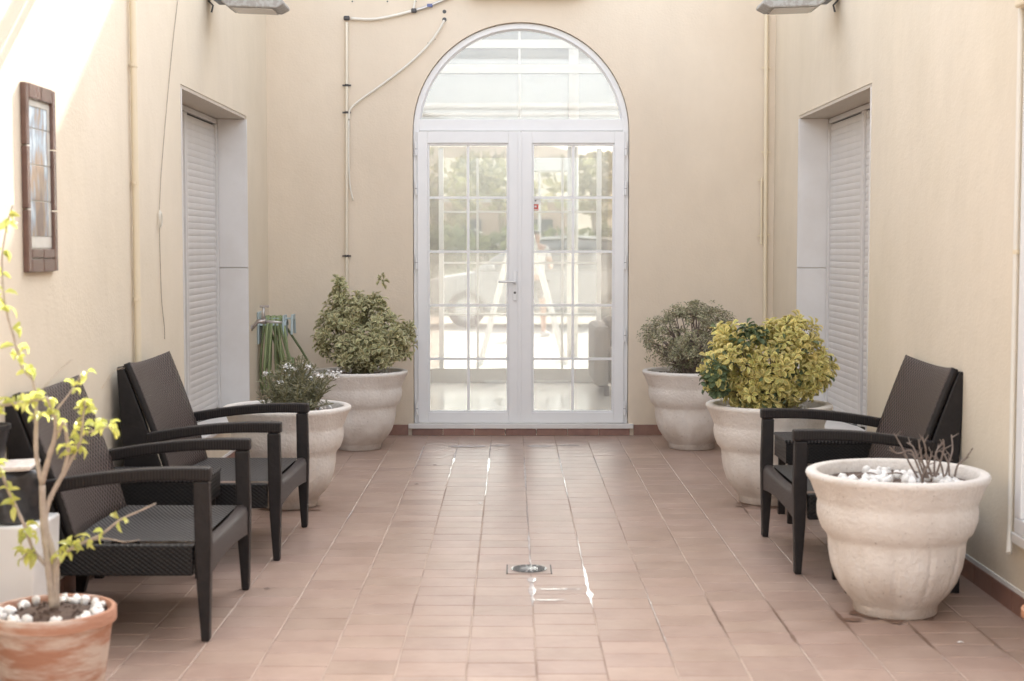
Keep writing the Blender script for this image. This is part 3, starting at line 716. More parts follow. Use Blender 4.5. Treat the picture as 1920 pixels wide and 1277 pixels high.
# person standing behind the ladder (back half turned)
def skin_body(name, verts, edges, radii, mats_, parent, root=0, sub=2):
    me = bpy.data.meshes.new(name); me.from_pydata(verts, edges, []); me.materials.append(mats_)
    o = linkmesh(name, me, parent)
    sk = o.modifiers.new('skin', 'SKIN'); sk.use_smooth_shade = True
    for i, r in enumerate(radii):
        me.skin_vertices[0].data[i].radius = (r, r) if not isinstance(r, tuple) else r
        me.skin_vertices[0].data[i].use_root = (i == root)
    s = o.modifiers.new('sub', 'SUBSURF'); s.levels = sub; s.render_levels = sub
    return o
def person():
    p = empty('person', (.37, 23.5, -.006), R(20), 'person in a white shirt and dark shorts standing behind the stepladder', 'person')
    V = [(0, 0, .88), (0, 0, 1.05), (0, .01, 1.22), (0, .01, 1.38), (0, .0, 1.46), (0, -.02, 1.52), (0, -.02, 1.62),
         (-.10, 0, .84), (-.11, -.02, .47), (-.12, .03, .08), (-.12, -.10, .03),
         (.10, 0, .84), (.11, -.05, .47), (.13, -.02, .08), (.13, -.15, .03),
         (-.17, .01, 1.38), (-.24, -.05, 1.12), (-.14, -.22, 1.05), (-.10, -.29, 1.05),
         (.17, .01, 1.38), (.25, -.04, 1.12), (.16, -.22, 1.08), (.12, -.29, 1.10)]
    E = [(0,1),(1,2),(2,3),(3,4),(4,5),(5,6),(0,7),(7,8),(8,9),(9,10),(0,11),(11,12),(12,13),(13,14),(3,15),(15,16),(16,17),(17,18),(3,19),(19,20),(20,21),(21,22)]
    Rr = [(.15,.11),(.135,.10),(.15,.10),(.13,.09),(.05,.05),(.065,.075),(.075,.09),.085,.055,.038,.035,.085,.055,.038,.035,.055,.042,.032,.03,.055,.042,.032,.03]
    skin_body('body', V, E, Rr, M['skin'], p)
    V2 = [(0, 0, .92), (0, 0, 1.05), (0, .01, 1.22), (0, .01, 1.385), (-.17, .01, 1.375), (-.215, -.02, 1.22), (.17, .01, 1.375), (.22, -.02, 1.22)]
    skin_body('shirt', V2, [(0,1),(1,2),(2,3),(3,4),(4,5),(3,6),(6,7)], [(.165,.125),(.15,.115),(.165,.115),(.14,.10),.065,.06,.065,.06], M['shirt'], p)
    V3 = [(0, 0, .90), (-.10, 0, .80), (-.11, -.015, .56), (.10, 0, .80), (.11, -.03, .56)]
    skin_body('shorts', V3, [(0,1),(1,2),(0,3),(3,4)], [(.17,.13), .10, .085, .10, .085], M['shorts'], p)
    V4 = [(0, .02, 1.585), (0, 0, 1.67)]
    skin_body('hair', V4, [(0,1)], [(.085,.09),(.07,.08)], M['hair'], p)
    for s, y in ((-.12, .0), (.13, -.05)):
        MB().box(s - .045, s + .045, y - .16, y + .07, .0, .07).build('shoe', M['white_paint'], p, bevel=.02)
person()

# ================================================================== THINGS IN THE COURT
# ---- armchairs
CWD = .80      # half-distance between leg centres is CWD/2
def make_chair():
    c = empty('armchair', (0, 0, 0)); W2 = CWD / 2 + .025
    yi, yo = W2 - .055, W2
    # seat cushion-less shell
    s = MB(); n = 12
    top = [(.62, .352), (.50, .356), (.30, .345), (.12, .335)]
    # seat: slightly dished top
    grid = []; nx, ny = 10, 14
    for i in range(nx + 1):
        u = .09 + (.60 - .09) * i / nx
        for j in range(ny + 1):
            v = -yi + 2 * yi * j / ny
            dish = -.016 * (1 - (v / yi) ** 2) * math.sin(math.pi * min(1, i / nx * .95 + .05))
            grid.append((u, v, .352 + dish))
    s.add(grid, [(i*(ny+1)+j, i*(ny+1)+j+1, (i+1)*(ny+1)+j+1, (i+1)*(ny+1)+j) for i in range(nx) for j in range(ny)])
    s.build('seat', M['weave_seat'], c, smooth=True)
    # front apron with rolled top and arched lower edge
    a = MB(); m = 16; vs = []; prof = [(.602, .352), (.622, .354), (.636, .345), (.642, .325), (.640, None), (.610, None)]
    for j in range(m + 1):
        v = -yi + 2 * yi * j / m
        zb = .232 + .020 * (1 - (v / yi) ** 2)
        for (u, z) in prof: vs.append((u, v, zb if z is None else z - (.012 * (1 - (v / yi) ** 2) if z > .33 else 0)))
    k = len(prof); fs = [(j*k+i, j*k+(i+1) % k, (j+1)*k+(i+1) % k, (j+1)*k+i) for j in range(m) for i in range(k)]
    a.add(vs, fs); a.build('front_apron', M['weave_front'], c, smooth=True, sharp=50)
    for sg in (-1, 1):
        y0, y1 = sorted((sg * (yi + .001), sg * (yo - .012)))
        MB().box(.06, .585, y0, y1, .235, .345).build('side_apron', M['weave_side'], c, bevel=.006)
    MB().box(.055, .088, -yi, yi, .235, .350).build('rear_apron', M['rattan'], c, bevel=.004)
    for sg in (-1, 1):
        y0, y1 = sorted((sg * yi, sg * yo))
        # front leg + post, one tapering piece; arm curving back
        leg = MB().prism([(.590, .573), (.645, .573), (.650, .36), (.646, .20), (.640, 0), (.612, 0), (.598, .20), (.592, .36)], y0 + .004, y1 - .004, 'y')
        leg.build('leg', M['rattan'], c, bevel=.006)
        up = []; dn = []
        for i in range(13):
            t = i / 12; u = .652 - t * .60; z = .622 - .050 * t ** 1.8 + .006 * math.sin(math.pi * t)
            up.append((u, z)); dn.append((u, z - .049 + .004 * math.sin(math.pi * t)))
        MB().prism(up + dn[::-1], y0, y1, 'y').build('armrest', M['arm'], c, bevel=.008)
        # rear leg, canted
        y0b, y1b = sorted((sg * (yi - .03), sg * (yi + .012)))
        MB().prism([(-.055, .26), (.045, .26), (-.022, 0), (-.055, 0)], y0b, y1b, 'y').build('leg', M['rattan'], c, bevel=.004)
        # wedge-shaped back upright
        y0c, y1c = sorted((sg * (yi - .035), sg * (yi - .004)))
        MB().prism([(-.092, .862), (-.062, .868), (-.035, .80), (.03, .62), (.085, .46), (.125, .34), (.125, .245), (-.056, .245)], y0c, y1c, 'y').build('back_upright', M['rattan'], c, bevel=.006)
    # woven backrest, hollowed across and along
    b = MB(); nu, nv = 12, 16; yw = yi - .002
    fr = [(-.064, .874), (-.030, .79), (.030, .63), (.085, .47), (.125, .33)]
    fc = bez([(p[0], 0, p[1]) for p in fr], 3)
    vs = []
    for i, p in enumerate(fc):
        for j in range(nv + 1):
            q = -1 + 2 * j / nv; v = q * (yw - .012 * i / len(fc))
            hollow = -.030 * (1 - q * q)
            dz = -.022 * (1 - q * q) * max(0, 1 - i / 4)
            vs.append((p.x + .006 + hollow, v, p.z + dz))
    nr = len(fc)
    b.add(vs, [(i*(nv+1)+j, i*(nv+1)+j+1, (i+1)*(nv+1)+j+1, (i+1)*(nv+1)+j) for i in range(nr - 1) for j in range(nv)])
    bo = b.build('backrest', M['weave_back'], c, smooth=True)
    bo.data.materials.append(M['rattan']); sd = bo.modifiers.new('solid', 'SOLIDIFY'); sd.thickness = .028; sd.offset = 1; sd.material_offset_rim = 1; sd.material_offset = 1
    return c
def copy_tree(o, parent=None):
    c = o.copy(); COL.objects.link(c); c.parent = parent
    for ch in list(o.children): copy_tree(ch, c)
    return c
ch0 = make_chair()
ch0.location = (-1.715, 5.64, 0)
tag(ch0, 'black rattan armchair on the left, nearest the camera, behind the leafy terracotta pot', 'armchair', 'black rattan armchairs')
ch1 = copy_tree(ch0); ch1.location = (-1.670, 7.015, 0); ch1.rotation_euler.z = R(-1)
tag(ch1, 'black rattan armchair on the left beside the pot of white flowers, pipe behind it', 'armchair', 'black rattan armchairs')
ch2 = copy_tree(ch0); ch2.location = (1.850, 6.745, 0); ch2.rotation_euler.z = R(180); ch2.scale = (1, 1.04, 1)
tag(ch2, 'single black rattan armchair on the right, behind the pot with bare twigs', 'armchair', 'black rattan armchairs')

def make_table():
    t = empty('side_table', (0, 0, 0)); hx, hy = .25, .17
    MB().box(-hx, hx, -hy, hy, .412, .430).build('table_top', M['weave_seat'], t, bevel=.006)
    a = MB(); a.box(-hx + .004, hx - .004, -hy + .004, -hy + .02, .31, .411); a.box(-hx + .004, hx - .004, hy - .02, hy - .004, .31, .411)
    a.box(-hx + .004, -hx + .02, -hy + .0201, hy - .0201, .31, .411); a.box(hx - .02, hx - .004, -hy + .0201, hy - .0201, .31, .411)
    a.build('apron', M['weave_side'], t)
    for sx in (-1, 1):
        for sy in (-1, 1):
            x0, x1 = sorted((sx * (hx - .0205), sx * (hx - .055))); y0, y1 = sorted((sy * (hy - .0205), sy * (hy - .05)))
            MB().box(x0, x1, y0, y1, 0, .4115).build('leg', M['rattan'], t)
    return t
t0 = make_table(); t0.location = (-1.535, 6.385, 0)
tag(t0, 'small black rattan side table between the two left armchairs', 'side table', 'black rattan side tables')
t1 = copy_tree(t0); t1.location = (1.625, 7.63, 0)
tag(t1, 'small black rattan side table between the single armchair and the yellow shrub pot', 'side table', 'black rattan side tables')
t2 = copy_tree(t0); t2.location = (1.58, 6.10, 0); t2.rotation_euler.z = 0; t2.scale = (1, .9, .8)
tag(t2, 'low black side table hidden behind the twig pot, one leg showing at its right', 'side table', 'black rattan side tables')

# ---- cast stone planters
PROF = [(.150, 0), (.157, .008), (.159, .035), (.168, .048), (.200, .085), (.228, .130), (.247, .185), (.256, .24), (.258, .280), (.262, .296), (.270, .306), (.282, .320), (.291, .342),
        (.300, .370), (.302, .405), (.299, .422), (.299, .432), (.305, .447), (.316, .472), (.326, .500), (.340, .520), (.344, .531), (.341, .541), (.334, .545), (.308, .545), (.300, .538), (.296, .50), (.293, .46)]
def pebble_mesh(k):
    bm = bmesh.new(); bmesh.ops.create_icosphere(bm, subdivisions=1, radius=1)
    rr = random.Random(k)
    for v in bm.verts: v.co *= rr.uniform(.82, 1.12)
    for f in bm.faces: f.smooth = True
    me = bpy.data.meshes.new('pebble'); bm.to_mesh(me); bm.free(); me.materials.append(M['pebble']); return me
PEB = [pebble_mesh(k) for k in range(6)]
def planter(x, y, label, soil_z=.515, peb=0, ribs=0, gravel=0, name='stone_planter', peb_ring=(.08, .27), rz=0, tilt=0, psize=(.014, .026)):
    p = empty(name, (x, y, .0005), rz, label, 'planter', 'pale stone planters')
    p.rotation_euler.x = tilt
    def mod(a, z):
        r = 1 + .0035 * math.sin(3 * a + z * 9) + .002 * math.sin(7 * a + 2)
        if ribs and .06 < z < .29:
            q = (a * ribs / (2 * math.pi)) % 1; q = min(q, 1 - q); r -= .030 * math.exp(-(q / .07) ** 2) * math.sin((z - .06) / .23 * math.pi) ** .5
        return r
    MB().lathe(PROF, 192 if ribs else 96, mod=mod).build('bowl', M['stone_pot'], p, smooth=True)
    so_ = MB(); n = 24; vs = [(0, 0, soil_z + .01)]
    rings = (.1, .2, .296)
    for r in rings:
        for i in range(n):
            a = 2*math.pi*i/n; vs.append((r*math.cos(a), r*math.sin(a), soil_z + random.uniform(-.006, .008)))
    fs = [(0, 1 + i, 1 + (i+1) % n) for i in range(n)]
    for k in range(len(rings) - 1):
        for i in range(n): fs.append((1+k*n+i, 1+(k+1)*n+i, 1+(k+1)*n+(i+1) % n, 1+k*n+(i+1) % n))
    so_.add(vs, fs); so_.build('soil', M['soil'], p, smooth=True)
    for _ in range(peb):
        a = random.uniform(0, 6.283); r = random.uniform(*peb_ring); s = random.uniform(*psize)
        o = linkmesh('pebble', random.choice(PEB), p, (r*math.cos(a), r*math.sin(a), soil_z + s * .45), (random.uniform(0, 6), random.uniform(0, 6), random.uniform(0, 6)))
        o.scale = (s * 1.25, s, s * .8)
    if gravel:
        gm = MB()
        for _ in range(gravel):
            a = random.uniform(0, 6.283); r = random.uniform(.04, .28) ; s = random.uniform(.006, .013); c = Vector((r*math.cos(a), r*math.sin(a), soil_z + s * .6))
            e = Euler((random.uniform(0, 6), random.uniform(0, 6), 0)).to_matrix()
            gm.add([c + e @ Vector(v) * s for v in ((1,0,0),(-1,0,0),(0,1,0),(0,-1,0),(0,0,1),(0,0,-1))], [(0,2,4),(2,1,4),(1,3,4),(3,0,4),(2,0,5),(1,2,5),(3,1,5),(0,3,5)])
        tag(gm.build('gravel', M['gravel'], p), kind='stuff')
    return p
planter(1.474, 5.67, 'large pale stone planter nearest on the right, holding bare twigs and white stones', .500, 85, 12, 0, peb_ring=(.03, .275), rz=.26, tilt=0, psize=(.013, .027))
planter(1.407, 8.137, 'pale stone planter holding the big yellow variegated shrub', .50, 26, 9, 120, peb_ring=(.17, .28), psize=(.012, .022))
planter(1.249, 10.337, 'pale stone planter right of the doors, holding the fine-leaved shrub', .51, 14, 7, 200, peb_ring=(.18, .28), psize=(.010, .018))
planter(-1.064, 10.31, 'pale stone planter left of the doors, holding the tall green shrub', .51, 16, 0, 60, peb_ring=(.15, .28), psize=(.012, .022))
planter(-1.211, 8.018, 'pale stone planter holding small white flowers, behind the second left armchair', .51, 10, 8, 160, peb_ring=(.15, .28), psize=(.010, .018))

# ---- leaves
def oval(L, Wd, fold=.12, droop=.1, mats2=True):
    """leaf with a paler rim (material 0) and an inner field (material 1)"""
    out = []; inn = []
    sh = [(0, 0), (.5, .22), (.95, .55), (.75, .85), (0, 1.0), (-.75, .85), (-.95, .55), (-.5, .22)]
    for (a, t) in sh:
        out.append((a * Wd / 2, t * L, abs(a) * fold * Wd - droop * L * t * t))
        ti = .5 + (t - .5) * .74; ai = a * .52
        inn.append((ai * Wd / 2, ti * L, abs(ai) * fold * Wd - droop * L * ti * ti + .0004))
    return out, inn
def add_leaf(mb, M4, L, Wd, fold=.5, droop=.12):
    o, i = oval(L, Wd, fold, droop)
    vs = [M4 @ Vector(v) for v in o + i]
    b = len(mb.v); mb.v += [tuple(v) for v in vs]
    for k in range(8):
        j = (k + 1) % 8; mb.f.append((b+k, b+j, b+8+j, b+8+k)); mb.m.append(0)
    mb.f.append(tuple(b+8+k for k in range(8))); mb.m.append(1)
def frame(p, d, roll=0.):
    d = Vector(d).normalized(); q = d.to_track_quat('Y', 'Z')
    return Matrix.Translation(p) @ q.to_matrix().to_4x4() @ Matrix.Rotation(roll, 4, 'Y')
def shrub(base, label, lobes, n_ros, L, Wd, rim, inner, nleaf=7, ind=0, spread=1.0, inner_n=0, stem_m='stem', name='shrub', inner_mats=None, extra=None, thick=.12, flowers=0):
    """lobes: (centre, radii) in world metres relative to base"""
    s = empty(name, base, 0, label, 'shrub', 'potted shrubs')
    lobes = [(Vector(c), Vector(r), mm) for (c, r, mm) in lobes]
    groups = {}; sing = []
    tips = []
    def inside(p, skip):
        for k, (c, r, _) in enumerate(lobes):
            if k == skip: continue
            q = p - c
            if (q.x/r.x)**2 + (q.y/r.y)**2 + (q.z/r.z)**2 < .72: return True
        return False
    wts = [r.x*r.y + r.y*r.z + r.x*r.z for (_, r, _) in lobes]
    made = 0; tries = 0
    while made < n_ros and tries < n_ros * 20:
        tries += 1
        k = random.choices(range(len(lobes)), wts)[0]; c, r, mm = lobes[k]
        d = Vector((random.gauss(0, 1), random.gauss(0, 1), random.gauss(0, 1))).normalized()
        sc = random.uniform(1 - thick * 2, 1.04) if random.random() < .75 else (random.uniform(.5, .9) if random.random() < .8 else random.uniform(1.04, 1.2))
        p = c + Vector((d.x*r.x, d.y*r.y, d.z*r.z)) * sc
        if p.z < .01 or inside(p, k): continue
        nrm = Vector((d.x/r.x, d.y/r.y, d.z/r.z)).normalized()
        ax = (nrm + Vector((0, 0, .55)) + Vector((random.gauss(0, .25), random.gauss(0, .25), random.gauss(0, .25)))).normalized()
        tips.append((p, ax)); made += 1
        ph = random.uniform(0, 6.28)
        t1 = ax.orthogonal().normalized(); t2 = ax.cross(t1)
        for j in range(nleaf):
            a = ph + j * 2.4; lift = .05 + .65 * (j / nleaf) * random.uniform(.7, 1.3)
            dd = (t1 * math.cos(a) + t2 * math.sin(a)) * spread + ax * lift
            pos = p - ax * (L * .55 * (1 - j / nleaf)) + dd * L * .12
            ll = L * random.uniform(.7, 1.12) * (1 - .25 * j / nleaf)
            q = dd.normalized().to_track_quat('Y', 'Z')
            # orient upper face along axis
            yv = dd.normalized(); zv = (ax - yv * ax.dot(yv)); zv = zv.normalized() if zv.length > .01 else Vector((0, 0, 1)); xv = yv.cross(zv)
            Mx = Matrix(((xv.x, yv.x, zv.x, pos.x), (xv.y, yv.y, zv.y, pos.y), (xv.z, yv.z, zv.z, pos.z), (0, 0, 0, 1))) @ Matrix.Rotation(random.uniform(-.35, .35), 4, 'Y')
            mq = (0 if (mm and random.random() < .25) else (1 if (not mm and extra and random.random() < .05) else mm)); mq_ = mq
            sing.append((pos.y, Mx, ll, Wd * ll / L * random.uniform(.85, 1.1), mq_))
    sing.sort(key=lambda t: t[0])
    tmpl = {}
    cnt = 0
    for (yy, Mx, ll, ww, mm) in sing:
        mts = (rim, inner) if mm == 0 else extra
        if cnt < ind and random.random() < .75:
            if mm not in tmpl:
                mb = MB(); add_leaf(mb, Matrix.Identity(4), L, Wd); tmpl[mm] = mb.mesh('leaf', list(mts))
            o = linkmesh('leaf', tmpl[mm], s); o.matrix_basis = Mx @ Matrix.Diagonal((ww / Wd, ll / L, 1, 1)); cnt += 1
        else:
            g_ = groups.setdefault(mm, MB()); add_leaf(g_, Mx, ll, ww)
    for mm, g_ in groups.items():
        tag(g_.build('foliage', list((rim, inner) if mm == 0 else extra), s), kind='stuff')
    # branches
    br = MB()
    for (p, ax) in random.sample(tips, min(len(tips), 70)):
        b0 = Vector((random.uniform(-.05, .05), random.uniform(-.05, .05), -.02))
        mid = b0.lerp(p, .5) + Vector((random.uniform(-.03, .03), random.uniform(-.03, .03), .03))
        br.tube([b0, mid, p - ax * L * .3], [.007, .005, .0025], 5)
    tag(br.build('branches', M[stem_m], s), kind='stuff')
    return s
rimY = leaf_mat('yellow_leaf_rim', (.80, .70, .30), (.70, .62, .25), .22, .3)
inY = leaf_mat('olive_leaf_centre', (.60, .54, .19), (.38, .38, .13), .25, .25)
rimD = leaf_mat('dark_green_leaf', (.085, .125, .06), (.12, .165, .08), .25, .15)
rimG = leaf_mat('cream_leaf_rim', (.62, .58, .36), (.54, .51, .30), .2, .25)
inG = leaf_mat('green_leaf_centre', (.24, .25, .125), (.32, .33, .17), .25, .2)
# yellow shrub, px extents 1313..1560 x 583..770 at Y 8.1
def rel(px, py, Y, base): return atY(px, py, Y) - Vector(base)
bs = (1.407, 8.137, .50); s_ = 2800 / 8.1
def lobe(px, py, w, h, Y, base, sc, dep=None, mm=0, dy=0):
    c = rel(px, py, Y + dy, base); return ((c.x, dy, c.z), (w / sc, (dep or w) / sc, h / sc), mm)
lb = [lobe(1482, 635, 52, 48, 8.137, bs, s_), lobe(1455, 690, 100, 68, 8.137, bs, s_, 85), lobe(1382, 672, 56, 46, 8.137, bs, s_, 60, dy=-.05),
      lobe(1520, 690, 42, 42, 8.137, bs, s_, 60), lobe(1430, 730, 75, 38, 8.137, bs, s_, 80), lobe(1360, 625, 22, 20, 8.137, bs, s_, 30, dy=.08),
      lobe(1408, 634, 28, 30, 8.137, bs, s_, 26, 1, dy=-.13), lobe(1345, 705, 26, 40, 8.137, bs, s_, 30, 1, dy=-.15), lobe(1335, 690, 22, 14, 8.137, bs, s_, 30, dy=-.10)]
shrub(bs, 'bushy yellow variegated shrub with two dark green patches in the right stone planter', lb, 440, .054, .031, rimY, inY, 8, 290, thick=.13, extra=(rimD, rimD))
# tall green shrub left of doors, px 592..775 x 510..705, Y 10.3
bs = (-1.064, 10.31, .51); s_ = 2800 / 10.3
lb = [lobe(682, 645, 82, 48, 10.31, bs, s_, 70), lobe(640, 610, 42, 50, 10.31, bs, s_, 45), lobe(706, 610, 45, 38, 10.31, bs, s_, 45), lobe(745, 635, 30, 42, 10.31, bs, s_, 40),
      lobe(640, 560, 16, 30, 10.31, bs, s_, 20), lobe(708, 568, 14, 22, 10.31, bs, s_, 18), lobe(612, 630, 20, 38, 10.31, bs, s_, 40), lobe(712, 545, 7, 12, 10.31, bs, s_, 6), lobe(716, 521, 9, 8, 10.31, bs, s_, 9), lobe(634, 530, 6, 14, 10.31, bs, s_, 6), lobe(675, 590, 34, 40, 10.31, bs, s_, 50)]
shrub(bs, 'tall green variegated shrub in the planter left of the doors, two shoots on top', lb, 400, .054, .034, rimG, inG, 7, 250, thick=.2)
# fine-leaved shrub right of doors 1203..1380 x 560..705
bs = (1.249, 10.337, .51)
rimP = leaf_mat('pinkish_white_leaf', (.58, .52, .40), (.34, .34, .20), .35, .25); inP = leaf_mat('grey_green_leaf', (.15, .165, .08), (.22, .23, .12), .35, .2)
lb = [lobe(1292, 640, 84, 62, 10.337, bs, s_, 75), lobe(1300, 600, 62, 36, 10.337, bs, s_, 55), lobe(1240, 630, 34, 36, 10.337, bs, s_, 40), lobe(1345, 615, 32, 40, 10.337, bs, s_, 40), lobe(1300, 575, 14, 14, 10.337, bs, s_, 14)]
shrub(bs, 'round fine-leaved grey-green shrub with pinkish tips in the planter right of the doors', lb, 760, .031, .014, rimP, inP, 7, 0, thick=.24, stem_m='twig')

# white-flowered plant, Y 8.0
def flowers():
    base = (-1.211, 8.018, .51)
    p = empty('flowering_plant', base, 0, 'straggly grey-green plant with small white flowers in the left stone planter', 'plant')
    B = Vector(base); fo = MB(); fl_ = MB(); st_ = MB()
    heads = [(540, 690), (552, 693), (545, 708), (572, 684), (578, 688), (583, 695), (526, 717), (541, 718), (618, 700), (625, 703), (634, 701), (600, 706), (584, 712), (497, 700), (536, 688), (598, 733), (575, 702)]
    tips = []
    for (px, py) in heads:
        q = atY(px, py, 8.018 + random.uniform(-.12, .12)); tips.append(q - B)
        for _ in range(26):
            c = (q - B) + Vector((random.gauss(0, .010), random.gauss(0, .010), random.gauss(0, .008)))
            e = Euler((random.uniform(-.9, .9), random.uniform(-.9, .9), random.uniform(0, 6))).to_matrix(); s = random.uniform(.005, .009)
            fl_.add([c + e @ Vector(v) * s for v in ((1, 0, .3), (0, 1, .3), (-1, 0, .3), (0, -1, .3))], [(0, 1, 2, 3)])
    for k in range(110):
        a = random.uniform(0, 6.28); r = random.uniform(.02, .22); h = random.uniform(.04, .27) * (1.25 - r * 2.2)
        tips.append(Vector((r * math.cos(a) + .05, r * math.sin(a), h)))
    for t in tips:
        b0 = Vector((t.x * .45 + random.uniform(-.04, .04), t.y * .5 + random.uniform(-.03, .03), 0)); mid = b0.lerp(t, .55) + Vector((random.gauss(0, .015), random.gauss(0, .015), .01))
        cv = bez([b0, mid, t], 4); st_.tube(cv, [.0028] * len(cv), 4)
        for c in cv[1:-1]:
            for _ in range(4):
                d = Vector((random.gauss(0, 1), random.gauss(0, 1), random.uniform(.1, 1.2))).normalized(); L = random.uniform(.02, .045)
                add_leaf(fo, frame(c, d, random.uniform(0, 6)), L, .0065)
    g1 = leaf_mat('narrow_leaf', (.27, .27, .17), (.34, .32, .22), .3, .25); g2 = leaf_mat('narrow_leaf_dark', (.15, .155, .09), (.20, .195, .12), .3, .2)
    tag(fo.build('foliage', [g1, g2], p), kind='stuff'); tag(fl_.build('flowers', M['white_paint'], p), kind='stuff'); tag(st_.build('stems', M['stem'], p), kind='stuff')
flowers()

# bare twigs in the near right planter
def twigs():
    base = (1.474, 5.67, .50); B = Vector(base)
    p = empty('twig_plant', base, 0, 'clump of bare brown twigs rising from the white stones of the near planter', 'plant')
    Yt = 5.62
    def L(px, py, dy=0): return atY(px, py, Yt + dy) - B
    main = [[(1722, 898), (1705, 868), (1692, 840), (1676, 812)], [(1735, 896), (1722, 862), (1712, 838), (1700, 830)], [(1730, 898), (1716, 862), (1708, 845), (1682, 850), (1668, 838)],
            [(1737, 896), (1728, 858), (1722, 824)], [(1752, 896), (1752, 868), (1756, 846), (1766, 830)], [(1754, 894), (1764, 864), (1770, 838), (1768, 824)],
            [(1772, 896), (1780, 866), (1786, 842), (1784, 815)], [(1770, 894), (1762, 866), (1744, 852)], [(1790, 893), (1796, 872), (1812, 858), (1824, 840)], [(1728, 898), (1742, 866), (1748, 846)], [(1748, 893), (1738, 866), (1735, 838), (1728, 820)],
            [(1780, 895), (1778, 870), (1769, 850), (1760, 845)], [(1741, 897), (1731, 870), (1716, 856), (1703, 850)]]
    for k, pts in enumerate(main):
        dy = random.uniform(-.05, .05)
        cv = bez([L(x, y, dy * (1 + .5 * i)) for i, (x, y) in enumerate(pts)], 5); n = len(cv)
        mb = MB(); mb.tube(cv, [.0036 * (1 - .7 * i / n) + .0011 for i in range(n)], 6)
        for _ in range(3):
            i = random.randrange(n // 3, n - 1); d = Vector((random.uniform(-1, 1), random.uniform(-.5, .5), random.uniform(.2, 1))).normalized() * random.uniform(.015, .04)
            mb.tube([cv[i], cv[i] + d * .6, cv[i] + d], [.0022, .0016, .001], 4)
        mb.build('twig', M['twig'], p)
    rg = MB(); c = L(1638, 898)
    for (x, r) in ((0, .05), (.10, .055)):
        pts = [Vector((c.x - .02 + x + r * math.cos(a), .0 + r * .6 * math.sin(a), .02 + .012 * math.sin(a * 1.5))) for a in [k * .35 for k in range(13)]]
        rg.tube(pts, .0035, 5)
    rg.build('fallen_twig', M['twig'], p)
twigs()

